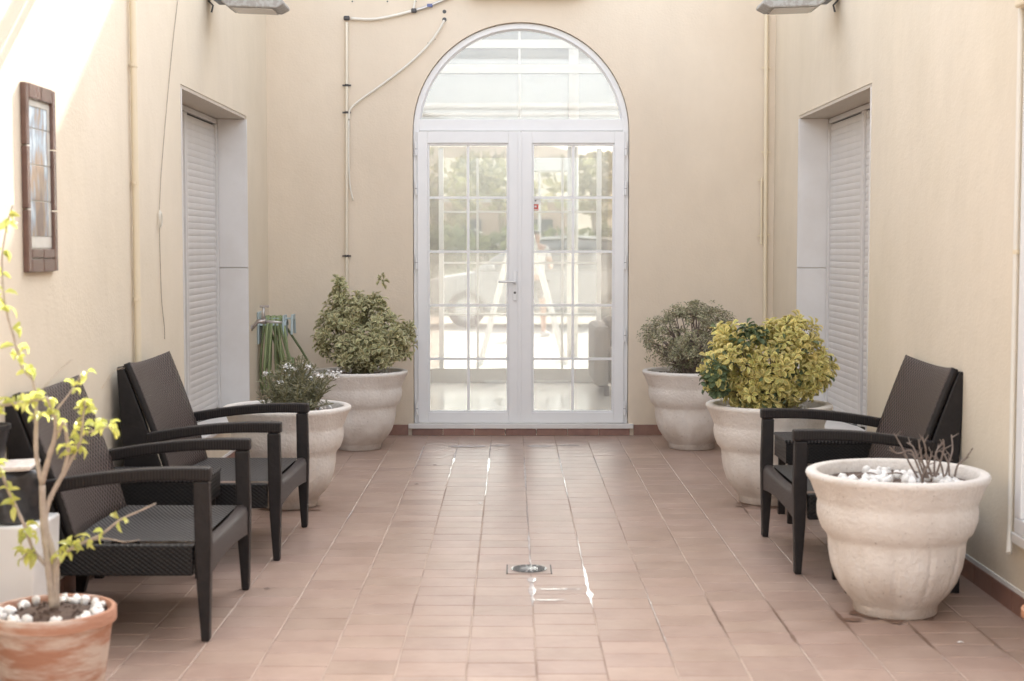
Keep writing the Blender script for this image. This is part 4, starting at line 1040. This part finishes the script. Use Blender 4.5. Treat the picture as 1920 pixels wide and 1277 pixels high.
# ---- terracotta pot and its leafy branching plant, close to the camera
def terracotta():
    Y = 4.52; c = atY(98, 1140, Y); x = c.x; zr = c.z
    p = empty('terracotta_pot', (x, Y, .0005), 0, 'weathered terracotta pot in the near left corner with white pebbles on its soil', 'planter')
    r = (217 - 98) / (2800 / Y)
    prof = [(r * .72, 0), (r * .76, .02), (r * .93, zr - .045), (r * .935, zr - .043), (r * .995, zr - .040), (r * 1.0, zr - .006), (r * .98, zr), (r * .92, zr), (r * .90, zr - .01), (r * .89, zr - .04)]
    MB().lathe(prof, 72).build('pot_body', M['terracotta'], p, smooth=True, sharp=35)
    MB().lathe([(r * .895, zr - .024), (r * .5, zr - .012), (.01, zr - .006)], 24).build('soil', M['soil'], p, smooth=True)
    for k in range(46):
        a = random.uniform(0, 6.283); rr = r * random.uniform(.62, .85); s = random.uniform(.010, .017)
        o = linkmesh('pebble', PEB[k % 6], p, (rr * math.cos(a), rr * math.sin(a), zr - .014 + s * .35), (random.uniform(0, 6), random.uniform(0, 6), random.uniform(0, 6))); o.scale = (s * 1.3, s, s * .85)
    clod = MB()
    for k in range(70):
        a = random.uniform(0, 6.283); rr = r * random.uniform(0, .6); s = random.uniform(.003, .008); cc = Vector((rr*math.cos(a), rr*math.sin(a), zr - .008)); e = Euler((random.uniform(0, 6), random.uniform(0, 6), 0)).to_matrix()
        clod.add([cc + e @ Vector(v) * s for v in ((1,0,0),(-1,0,0),(0,1,0),(0,-1,0),(0,0,1),(0,0,-1))], [(0,2,4),(2,1,4),(1,3,4),(3,0,4),(2,0,5),(1,2,5),(3,1,5),(0,3,5)])
    tag(clod.build('soil_clods', M['soil'], p), kind='stuff')
    # plant
    B = Vector((x, Y, zr - .02)); pl = empty('leafy_sapling', B, 0, 'thin grey-stemmed sapling with yellow-green leaves in the terracotta pot', 'plant')
    Lf = leaf_mat('lime_leaf', (.66, .66, .20), (.56, .60, .15), .22, .45, .35)
    Lf2 = leaf_mat('lime_leaf_vein', (.62, .62, .20), (.50, .55, .14), .22, .45, .35)
    mb = MB(); add_leaf(mb, Matrix.Identity(4), .036, .022, .9, .4); lm = mb.mesh('leaf', [Lf, Lf2], True)
    mb = MB(); add_leaf(mb, Matrix.Identity(4), .038, .020, .5, .7); lm2 = mb.mesh('leaf', [Lf, Lf2], True)
    def W3(px, py, d): return atY(px, py, Y + d) - B
    branches = [  # points(px,py), depth start/end, r0, r1, leaf range, density
        ([(100, 1138), (95, 1090), (88, 1040), (82, 985), (79, 910)], 0, .01, .013, .010, None),
        ([(79, 910), (68, 850), (68, 780), (66, 735), (62, 712)], .01, .03, .008, .005, (.35, .8, 6)),
        ([(62, 712), (42, 690), (28, 640), (14, 590), (6, 540), (4, 480), (14, 420), (24, 385)], .03, .08, .0045, .0025, (.05, 1, 40)),
        ([(79, 905), (94, 850), (103, 820), (104, 790), (96, 765), (88, 745)], .01, -.05, .009, .004, (.5, 1, 16)),
        ([(103, 820), (112, 808), (118, 790)], 0, -.06, .006, .004, None),
        ([(88, 745), (60, 752), (30, 756), (2, 760), (-20, 762)], -.05, -.08, .004, .006, (0, 1, 26)),
        ([(104, 1138), (104, 1060), (86, 985), (92, 940), (118, 890), (140, 850), (152, 820), (156, 780), (160, 750)], .0, .06, .011, .003, (.62, 1, 34)),
        ([(118, 890), (128, 850), (124, 810), (122, 795)], .03, .0, .007, .005, (.3, .6, 8)),
        ([(150, 818), (180, 806), (205, 800), (210, 806)], .06, .06, .003, .002, (.2, 1, 12)),
        ([(105, 770), (130, 738), (150, 708), (165, 698)], -.04, .0, .003, .0015, (.4, 1, 8)),
        ([(86, 1060), (62, 1030), (48, 990), (20, 930), (4, 890), (-8, 870)], .0, -.08, .006, .004, (.15, 1, 32)),
        ([(60, 1030), (48, 1040), (40, 1050)], -.02, -.02, .003, .002, (.2, 1, 7)),
        ([(106, 1138), (104, 1080), (112, 1050), (128, 1032), (155, 1018), (190, 1002), (225, 975), (262, 958), (292, 944)], .0, -.04, .007, .0022, (.25, .78, 30)),
        ([(165, 1012), (200, 1010), (235, 1016), (262, 1012)], -.02, -.03, .0025, .001, None),
        ([(70, 740), (95, 712), (110, 695), (135, 674)], .03, .10, .002, .001, None),
        ([(190, 730), (205, 708), (215, 694), (232, 690)], .12, .12, .0012, .0008, None),
        ([(109, 1138), (107, 1095), (105, 1075)], 0, .0, .006, .005, None),
    ]
    for (pts, d0, d1, r0, r1, lv) in branches:
        n0 = len(pts); P3 = [W3(px, py, d0 + (d1 - d0) * i / (n0 - 1)) for i, (px, py) in enumerate(pts)]
        cv = bez(P3, 6); n = len(cv)
        mb = MB(); mb.tube(cv, [(r0 + (r1 - r0) * i / (n - 1)) * random.uniform(.9, 1.12) for i in range(n)], 8); mb.build('branch', M['bark'], pl, smooth=True)
        if lv:
            a, b, cnt = lv
            # leaves sit in tufts
            nt_ = max(2, cnt // 4)
            for t_ in range(nt_):
                i = int((a + (b - a) * (t_ + random.uniform(.1, .9)) / nt_) * (n - 1)); q = cv[max(0, min(i, n - 1))]
                for _ in range(random.randint(3, 6)):
                    d = Vector((random.gauss(0, 1), random.gauss(0, .8), random.uniform(-.9, .9))).normalized()
                    s = random.uniform(.6, 1.15)
                    o = linkmesh('leaf', random.choice((lm, lm2)), pl); o.matrix_basis = frame(q + d * .004, d, random.uniform(-1.2, 1.2)) @ Matrix.Scale(s, 4)
terracotta()

# ---- white planter box with black lining, left edge
wb = empty('white_planter_box', (atY(20, 1100, 5.0).x, 5.05, 0), 0, 'white square planter box at the left edge behind the terracotta pot', 'planter')
MB().prism([(-.16, 0), (.095, 0), (.115, .47), (-.18, .47)], -.14, .14, 'y').build('box', M['white_paint'], wb, bevel=.008)
bl = MB(); n, k = 28, 7; vs = []
for j in range(k):
    t = j / (k - 1)
    for i in range(n):
        a = 2*math.pi*i/n; rr = .135 * (1 - .10 * t) * (1 + .10 * math.sin(5 * a + 3 * t) + .05 * math.sin(11 * a + j)); vs.append((rr * math.cos(a) - .04, rr * math.sin(a) * .9, .44 + t * .17))
bl.add(vs, [(j*n+i, j*n+(i+1) % n, (j+1)*n+(i+1) % n, (j+1)*n+i) for j in range(k-1) for i in range(n)] + [tuple(range((k-1)*n, k*n))])
o = bl.build('crumpled_bag', M['black_plastic'], smooth=True); o.location = (wb.location.x, wb.location.y, .035)
tag(o, 'crumpled black plastic bag lying on the white planter box at the left edge', 'bag')
slab = MB().box(-.11, .075, -.10, .10, 0, .016).build('stone_slab', M['gravel'], bevel=.006); slab.location = (wb.location.x, 5.05, .648); slab.rotation_euler = (0, R(-2), R(8))
tag(slab, 'thin grey-beige stone slab lying on the black bag', 'slab')
bp = empty('black_pot', (atY(-22, 880, 5.05).x, 5.05, .668), 0, 'small black plastic pot cut by the left edge, standing on the slab', 'pot')
MB().lathe([(.046, 0), (.050, .002), (.072, .112), (.078, .113), (.078, .128), (.070, .128), (.048, .01)], 32).build('pot_body', M['black_plastic'], bp, smooth=True, sharp=30)

# ---- tile picture on the left wall
def picture():
    y0, y1, z0, z1 = 5.505, 5.862, 1.303, 2.005
    p = empty('tile_picture', (XL, (y0 + y1) / 2, z0), 0, 'upright tile picture framed in brown glazed tiles on the left wall', 'picture')
    def bx(name, a, b, c, d, m, t=.022, bev=.003, par=p):
        return MB().box(.001, t, a - (y0 + y1) / 2, b - (y0 + y1) / 2, c - z0, d - z0).build(name, m, par, bevel=bev)
    bw_ = .038; e = .003
    zs = [z0, z0 + .235, z0 + .47, z1]
    for i in range(3):
        bx('frame_tile', y0, y0 + bw_, zs[i] + e, zs[i + 1] - e, M['frame_tile'])
        bx('frame_tile', y1 - bw_, y1, zs[i] + e, zs[i + 1] - e, M['frame_tile'])
    ym = (y0 + y1) / 2
    for (a, b) in ((y0 + bw_ + e, ym - e), (ym + e, y1 - bw_ - e)):
        bx('frame_tile', a, b, z1 - .055, z1 - .001, M['frame_tile'])
        bx('frame_tile', a, b, z0 + .001, z0 + .050, M['frame_tile']); bx('frame_tile', a, b, z0 + .054, z0 + .088, M['frame_tile'])
    # painted tiles: soft generic scene of brown mass and blue sky
    m = bpy.data.materials.new('painted_tiles'); m.use_nodes = True; n, l = nt(m); b = n['Principled BSDF']; b.inputs['Roughness'].default_value = .22
    tc = n.new('ShaderNodeTexCoord'); sp = n.new('ShaderNodeSeparateXYZ'); l.new(tc.outputs['Object'], sp.inputs[0])
    ns = n.new('ShaderNodeTexNoise'); ns.inputs['Scale'].default_value = 14; ns.inputs['Detail'].default_value = 6
    mp = n.new('ShaderNodeMapping'); mp.inputs['Scale'].default_value = (1, 1.6, .5); l.new(tc.outputs['Object'], mp.inputs[0]); l.new(mp.outputs[0], ns.inputs['Vector'])
    cr = n.new('ShaderNodeValToRGB'); cr.color_ramp.elements[0].position = .32; cr.color_ramp.elements[0].color = (.17, .12, .10, 1)
    cr.color_ramp.elements[1].position = .66; cr.color_ramp.elements[1].color = (.52, .60, .66, 1)
    for (pos, c) in ((.43, (.30, .21, .14)), (.52, (.28, .28, .29)), (.60, (.30, .38, .46))):
        el = cr.color_ramp.elements.new(pos); el.color = (*c, 1)
    # distance from vertical axis widens the pale field
    ab = n.new('ShaderNodeMath'); ab.operation = 'ABSOLUTE'; l.new(sp.outputs['Y'], ab.inputs[0])
    ma = n.new('ShaderNodeMath'); ma.operation = 'MULTIPLY_ADD'; ma.inputs[1].default_value = 1.5; l.new(ab.outputs[0], ma.inputs[0]); l.new(ns.outputs[0], ma.inputs[2])
    zz = n.new('ShaderNodeMath'); zz.operation = 'MULTIPLY_ADD'; zz.inputs[1].default_value = .35; l.new(sp.outputs['Z'], zz.inputs[0]); l.new(ma.outputs[0], zz.inputs[2])
    sb = n.new('ShaderNodeMath'); sb.operation = 'SUBTRACT'; sb.inputs[1].default_value = .20; l.new(zz.outputs[0], sb.inputs[0])
    l.new(sb.outputs[0], cr.inputs[0]); l.new(cr.outputs[0], b.inputs['Base Color'])
    ya, yb = y0 + bw_ + e, y1 - bw_ - e
    zt = [z0 + .092, z0 + .135, z0 + .27, z0 + .405, z0 + .54, z1 - .058]
    bx('border_tile', ya, yb, zt[0], zt[1] - .002, M['white_tile'], .010, .001)
    for i in range(1, 5):
        bx('border_tile', ya, ya + .030, zt[i] + .001, zt[i+1] - .003, M['white_tile'], .010, .001)
        bx('border_tile', yb - .030, yb, zt[i] + .001, zt[i+1] - .003, M['white_tile'], .010, .001)
        top = zt[i+1] - (.025 if i == 4 else .003)
        bx('painted_tile', ya + .032, yb - .032, zt[i] + .001, top, m, .0095, .001)
    bx('border_tile', ya + .032, yb - .032, zt[5] - .023, zt[5] - .003, M['white_tile'], .010, .001)
    MB().box(.0005, .006, ya - .002 - ym, yb + .002 - ym, .03, z1 - z0 - .03).build('mortar', M['white_tile'], p)
picture()

# ---- pipes and cables
def pipe(name, pts, r, m, label, cat, clips=(), clipm='dark_metal', axis='y'):
    p = empty(name, pts[0], 0, label, cat); B = Vector(pts[0])
    MB().tube([Vector(q) - B for q in pts], r, 10).build('pipe_run', m, p, smooth=True, sharp=60)
    for q in clips:
        q = Vector(q) - B
        c = MB().tube([q - Vector((0, 0, .008)), q + Vector((0, 0, .008))], r + .003, 10)
        if axis == 'y': c.box(q.x - r - .02, q.x + r + .02, q.y + .002, q.y + .008, q.z - .006, q.z + .006)
        else: c.box(q.x - .004, q.x + .004, q.y - r - .014, q.y + r + .014, q.z - .006, q.z + .006)
        c.build('clip', M[clipm], p)
    return p
XLp = XL + .022
pipe('drain_pipe', [(XLp, 7.085, 3.45), (XLp, 7.085, .08)], .016, M['cream_pipe'], 'thin cream vertical pipe on the left wall behind the second armchair', 'pipe',
     [(XLp, 7.085, z) for z in (2.25, 1.70, 1.15, .58)], 'cream_pipe', 'x')
yb = YB - .022
pz = lambda px, py: (atY(px, py, yb).x, yb, atY(px, py, yb).z)
pipe('steel_water_pipe', [pz(650, 42), pz(650, 500), (pz(650, 500)[0], yb, .6)], .0115, M['steel_pipe'], 'shiny vertical steel pipe on the end wall rising from the tall green shrub', 'pipe',
     [pz(650, 160), pz(650, 211), pz(650, 480)], 'dark_metal')
q = empty('pipe_branch', pz(650, 36), 0, 'white pipe bending off the top of the steel pipe towards the arch', 'pipe'); B = Vector(pz(650, 36))
def run(pts, r, m, name, par, base, n=6):
    MB().tube(bez([Vector(pz(*a)) - base for a in pts], n), r, 10).build(name, m, par, smooth=True)
run([(658, 35), (700, 36), (740, 29), (772, 21)], .0105, M['white_pipe'], 'pipe_run', q, B)
run([(780, 19), (800, 13), (832, 0), (850, -8)], .0105, M['metal'], 'pipe_end', q, B)
run([(775, 20), (777, 8), (780, -10)], .008, M['white_pipe'], 'riser', q, B)
for (a, b_, w_) in ((650, 34, .022), (776, 20, .020)):
    v = Vector(pz(a, b_)) - B; MB().box(v.x - w_, v.x + w_, -.014, .014, v.z - .016, v.z + .016).build('fitting', M['dark_metal'], q, bevel=.008)
v = Vector(pz(806, 11)) - B; MB().box(v.x - .02, v.x + .02, -.012, .012, v.z - .01, v.z + .014).build('label_band', mat('blue_band', (.12, .14, .28), .5), q, bevel=.003)
q = empty('white_cable', pz(833, 40), 0, 'white cable hanging from a wall hole down beside the steel pipe', 'cable'); B = Vector(pz(833, 40))
run([(833, 38), (822, 58), (798, 90), (760, 125), (710, 163), (672, 190), (656, 207), (654, 225)], .0085, M['white_pipe'], 'cable_run', q, B)
run([(654, 225), (654, 300), (656, 345), (662, 376)], .0055, M['white_pipe'], 'cable_end', q, B)
for i, (a, b_) in enumerate(((833, 36), (833, 21))):
    c = Vector(pz(a, b_)); o = MB().tube([(c.x, YB - .001, c.z), (c.x, YB - .004, c.z)], .016 if i == 0 else .014, 12).build('wall_hole', M['gasket'], rw)
for (a, b_, r_) in ((660, 2, .006), (726, 2, .006), (816, 73, .003), (802, 80, .003), (780, 2, .003)):
    c = Vector(pz(a, b_)); MB().tube([(c.x, YB - .001, c.z), (c.x, YB - .003, c.z)], r_, 8).build('plug_hole', M['gasket'], rw)
pipe('cream_conduit', [pz(1437, 26), pz(1434, 600), (pz(1434, 600)[0], yb, .3)], .0145, M['cream_pipe'], 'cream vertical conduit on the end wall near the right corner', 'pipe', [pz(1437, 127), pz(1436, 285), pz(1435, 440)], 'cream_pipe')
pipe('short_conduit', [pz(1428, 333), pz(1427, 458)], .008, M['cream_pipe'], 'short thin conduit beside the cream pipe on the end wall', 'pipe', [pz(1428, 338), pz(1427, 442)], 'cream_pipe')
# cable with a coil on the left wall
def lw(px, py, o=.006): v = atX(px, py, XL + o); return v
q = empty('hanging_cable', lw(332, 0), 0, 'thin cord with a small coil hanging on the left wall by the shuttered window', 'cable'); B = lw(332, 0)
MB().tube(bez([lw(*a) - B for a in ((336, -30), (331, 20), (322, 100), (310, 230), (302, 330), (299, 395))], 5), .0022, 6).build('upper_cord', M['bark'], q)
MB().tube(bez([lw(*a) - B for a in ((299, 425), (300, 470), (303, 560), (308, 610), (309, 636))], 5), .0022, 6).build('lower_cord', M['bark'], q)
cc = lw(300, 411, .012) - B
for k in range(3):
    MB().tube([cc + Vector((.004 * k, .022 * math.cos(a) * (1 - .1 * k), .045 * math.sin(a) * (1 - .12 * k))) for a in [i * math.pi / 8 for i in range(17)]], .0022, 6).build('coil_loop', M['white_pipe'], q)
# white window frame and pipe at the right edge
q = empty('edge_window', (XR, 5.08, .30), 0, 'white window frame on the right wall, cut by the right edge', 'window')
MB().box(-.03, -.001, -.80, .52, .02, .08).build('frame_rail', M['upvc'], q, bevel=.004)
MB().box(-.03, -.001, .45, .52, .081, 2.02).build('frame_stile', M['upvc'], q, bevel=.004)
MB().box(-.03, -.001, -.80, .449, 1.95, 2.02).build('frame_rail', M['upvc'], q, bevel=.004)
MB().box(-.016, -.001, -.80, .449, .081, 1.949).build('pane', M['upvc'], q)
MB().box(-.035, -.001, -.85, .54, -.02, .018).build('sill', M['marble'], q, bevel=.004)
xr = XR - .016
pipe('edge_pipe', [(xr, 5.68, 2.40), (xr, 5.68, .34), (xr - .03, 5.60, .24)], .011, M['white_pipe'], 'slim white pipe down the right wall with its foot bent outwards', 'pipe', [(xr, 5.68, 1.38)], 'cream_pipe', 'x')
q = MB().box(-.05, 0, -.06, .06, -.05, .03).build('wall_bracket', M['cream_pipe'], bevel=.01); q.location = (XR - .001, 5.60, 2.34); tag(q, 'small ochre bracket on the right wall in the top right corner', 'bracket')
q = MB().lathe([(.10, 0), (.105, .01), (.14, .25), (.15, .25), (.15, .28), (.13, .28), (.10, .02)], 40).build('orange_pot', M['orange'], smooth=True, sharp=35)
q.location = (1.885, 4.85, .0); q.scale = (1, 1, .72); q.location.x = atY(1913, 1180, 4.85).x + .160; tag(q, 'orange clay pot just entering at the right edge on the floor', 'pot')

# ---- floodlights
def flood(X, sgn, px, label):
    y = atX(px, 8, X).y; z = 2.885
    f = empty('floodlight', (X, y, z), 0 if sgn > 0 else math.pi, label, 'floodlight', 'floodlights high on the side walls')
    MB().prism([(.001, -.005), (.055, -.045), (.16, -.045), (.20, .02), (.20, .10), (.001, .10)], -.08, .08, 'y').build('casing', M['fixture_dark'], f, bevel=.008)
    hd = MB().prism([(.10, -.055), (.14, -.085), (.42, -.095), (.47, -.070), (.46, -.045), (.30, .03), (.12, .03)], -.13, .13, 'y').build('head', M['fixture_light'], f, bevel=.01)
    MB().prism([(.16, -.0865), (.40, -.0955), (.40, -.0995), (.16, -.0905)], -.11, .11, 'y').build('lens', M['lamp_glass'], hd)
    for k in range(4): MB().box(.16 + k * .06, .175 + k * .06, -.10, .10, .031, .055).build('fin', M['fixture_dark'], hd)
    MB().tube([(.001, 0, -.03), (.03, 0, -.06), (.02, 0, -.10)], .006, 6).build('cable', M['gasket'], f)
    return f
flood(XL, 1, 390, 'grey floodlight high on the left wall above the shuttered window')
flood(XR, -1, 1572, 'pale grey floodlight high on the right wall above the shuttered window')

# ---- tap, hose holder, hose
def tap():
    z = .885; y = 10.29
    t = empty('garden_tap', (XL, y, z), 0, 'chromed garden tap on the left wall beside the hose', 'tap')
    MB().tube([(.001, 0, -.045), (.012, 0, -.045)], .022, 14).build('flange', M['brass'], t)
    MB().tube([(.01, 0, -.045), (.03, 0, -.02), (.045, 0, 0), (.10, 0, 0)], [.012, .012, .014, .020], 12).build('body', M['brass'], t, smooth=True)
    MB().tube([(.10, 0, 0), (.16, 0, -.004), (.215, 0, -.008)], [.014, .010, .008], 10).build('spout', M['metal'], t, smooth=True)
    MB().tube([(.085, 0, .015), (.085, 0, .06), (.088, 0, .095)], [.016, .012, .010], 10).build('stem', M['metal'], t, smooth=True)
    MB().box(.060, .125, -.010, .010, .096, .112).build('handle', M['brass'], t, bevel=.004)
tap()
def hose():
    y, z = 10.62, .84
    h = empty('hose_holder', (XL, y, z), 0, 'blue-grey plastic hose holder fixed to the left wall', 'hose holder')
    MB().box(.001, .014, -.10, .10, -.13, .10).build('back_plate', M['holder'], h, bevel=.006)
    def trough(x0, x1):
        pr = []
        for i in range(11):
            a = math.pi * (.08 + .84 * i / 10); pr.append((.075 * math.cos(a), .055 * math.sin(a) - .01))
        inn = [(p[0] * .86, p[1] * .86 - .003) for p in pr][::-1]
        return MB().prism(pr + inn, x0, x1, 'x')
    trough(.014, .20).build('saddle', M['holder'], h)
    MB().prism([(-.105, -.085), (-.06, .075), (.06, .075), (.105, -.085), (.07, -.085), (.045, .03), (-.045, .03), (-.07, -.085)], .175, .190, 'x').build('retainer', M['holder'], h, bevel=.004)
    MB().prism([(-.095, -.06), (-.055, .08), (.055, .08), (.095, -.06), (.06, -.06), (.04, .04), (-.04, .04), (-.06, -.06)], .235, .250, 'x').build('retainer', M['holder'], h, bevel=.004)
    MB().box(.02, .235, -.03, .03, .045, .055).build('bridge', M['holder'], h)
    g = empty('garden_hose', (XL, y, z), 0, 'green garden hose looped over the holder on the left wall', 'hose')
    for k in range(10):
        x0 = .040 + .014 * k; bot = -.50 - random.uniform(-.12, .10); wy = random.uniform(.06, .12)
        la = random.uniform(-.06, .02) if k < 4 else random.uniform(-.03, .14); lb_ = la + random.uniform(-.02, .13)
        pts = [(x0, .0, .062 + .003 * (k % 3)), (x0 + .003, -wy * .8, -.01), (x0 + la * .5, -wy, -.24), (x0 + la, -wy * .8, bot + .10), (x0 + (la + lb_) / 2, 0, bot), (x0 + lb_, wy * .9, bot + .13), (x0 + lb_ * .55, wy, -.22), (x0 + .003, wy * .8, .0)]
        pts = [(max(p[0], .020), p[1], p[2]) for p in pts]
        cv = bez(pts + [pts[0]], 8)
        MB().tube(cv, .0088, 8, cap=False).build('loop', M['hose'] if k % 3 else M['hose_dark'], g, smooth=True)
    MB().tube(bez([(.16, -.02, .06), (.20, -.09, -.05), (.22, -.10, -.25), (.24, -.06, -.48)], 6), .0095, 8).build('loose_end', M['hose'], g, smooth=True)
hose()

# ---- floor drain
def drain():
    d = empty('floor_drain', (.074, 6.412, .0012), 0, 'square metal floor drain with round slotted grate in the tiled floor', 'drain')
    for sx in (-1, 1): MB().box(*sorted((sx * .0925, sx * .098)), -.090, .090, -.0035, .0018).build('frame_edge', M['dark_metal'], d)
    MB().box(-.092, .092, -.092, .092, -.001, .0014).build('frame', mat('worn_drain_frame', (.36, .28, .24), .4), d)
    MB().lathe([(.076, .0022), (.078, .0040), (.060, .0052), (.0, .0056)], 40).build('grate', mat('wet_steel', (.28, .27, .26), .2, metal=.6), d, smooth=True, sharp=30)
    for i in range(16):
        a = 2*math.pi*i/16; c, s = math.cos(a), math.sin(a); u = Vector((c, s, 0)); v = Vector((-s, c, 0))
        vs = [u * .040 - v * .0035, u * .070 - v * .0085, u * .070 + v * .0085, u * .040 + v * .0035]
        lo = [p + Vector((0, 0, .0044)) for p in vs]; hi = [p + Vector((0, 0, .0064)) for p in vs]
        MB().add(lo + hi, [(0,1,2,3), (7,6,5,4), (0,4,5,1), (1,5,6,2), (2,6,7,3), (3,7,4,0)]).build('slot', M['gasket'], d)
drain()
# ---- fallen leaf specks
for (px, py, c_) in ((900, 945, 'white_paint'), (781, 909, 'twig'), (815, 873, 'twig'), (500, 1105, 'twig'), (1800, 1206, 'pebble')):
    r_ = ray(px, py); t_ = (-H) / r_[2]; q = MB(); x_, y_ = r_[0] * t_, r_[1] * t_
    q.add([(-.012, 0, .003), (0, -.006, .004), (.014, .002, .003), (.002, .008, .005)], [(0, 1, 2, 3)])
    o = q.build('fallen_petal', M[c_]); o.location = (x_, y_, .001); sd = o.modifiers.new('s', 'SOLIDIFY'); sd.thickness = .0012
    tag(o, {900: 'pale petal lying in mid floor between drain and doors', 781: 'dark leaf scrap on the floor left of the pale petal', 815: 'tiny dark scrap on the floor near the left of the doors', 500: 'dark crumb on the tiles by the near left armchair leg', 1800: 'pale crumb on the tiles in front of the near right planter'}[px], 'debris')

# ---- bars spanning the court above the picture (their shadow falls on the left wall)
for k, (za, zb) in enumerate(((2.918, 2.84), (2.814, 2.774))):
    b = MB().tube([(XL + .001, 6.3, (za + zb) / 2), (XR - .001, 6.3, (za + zb) / 2)], (za - zb) / 2, 16).build('awning_bar', M['white_paint'])
    tag(b, ('thicker' if k == 0 else 'thinner') + ' round bar spanning the courtyard above the picture edge', 'bar')
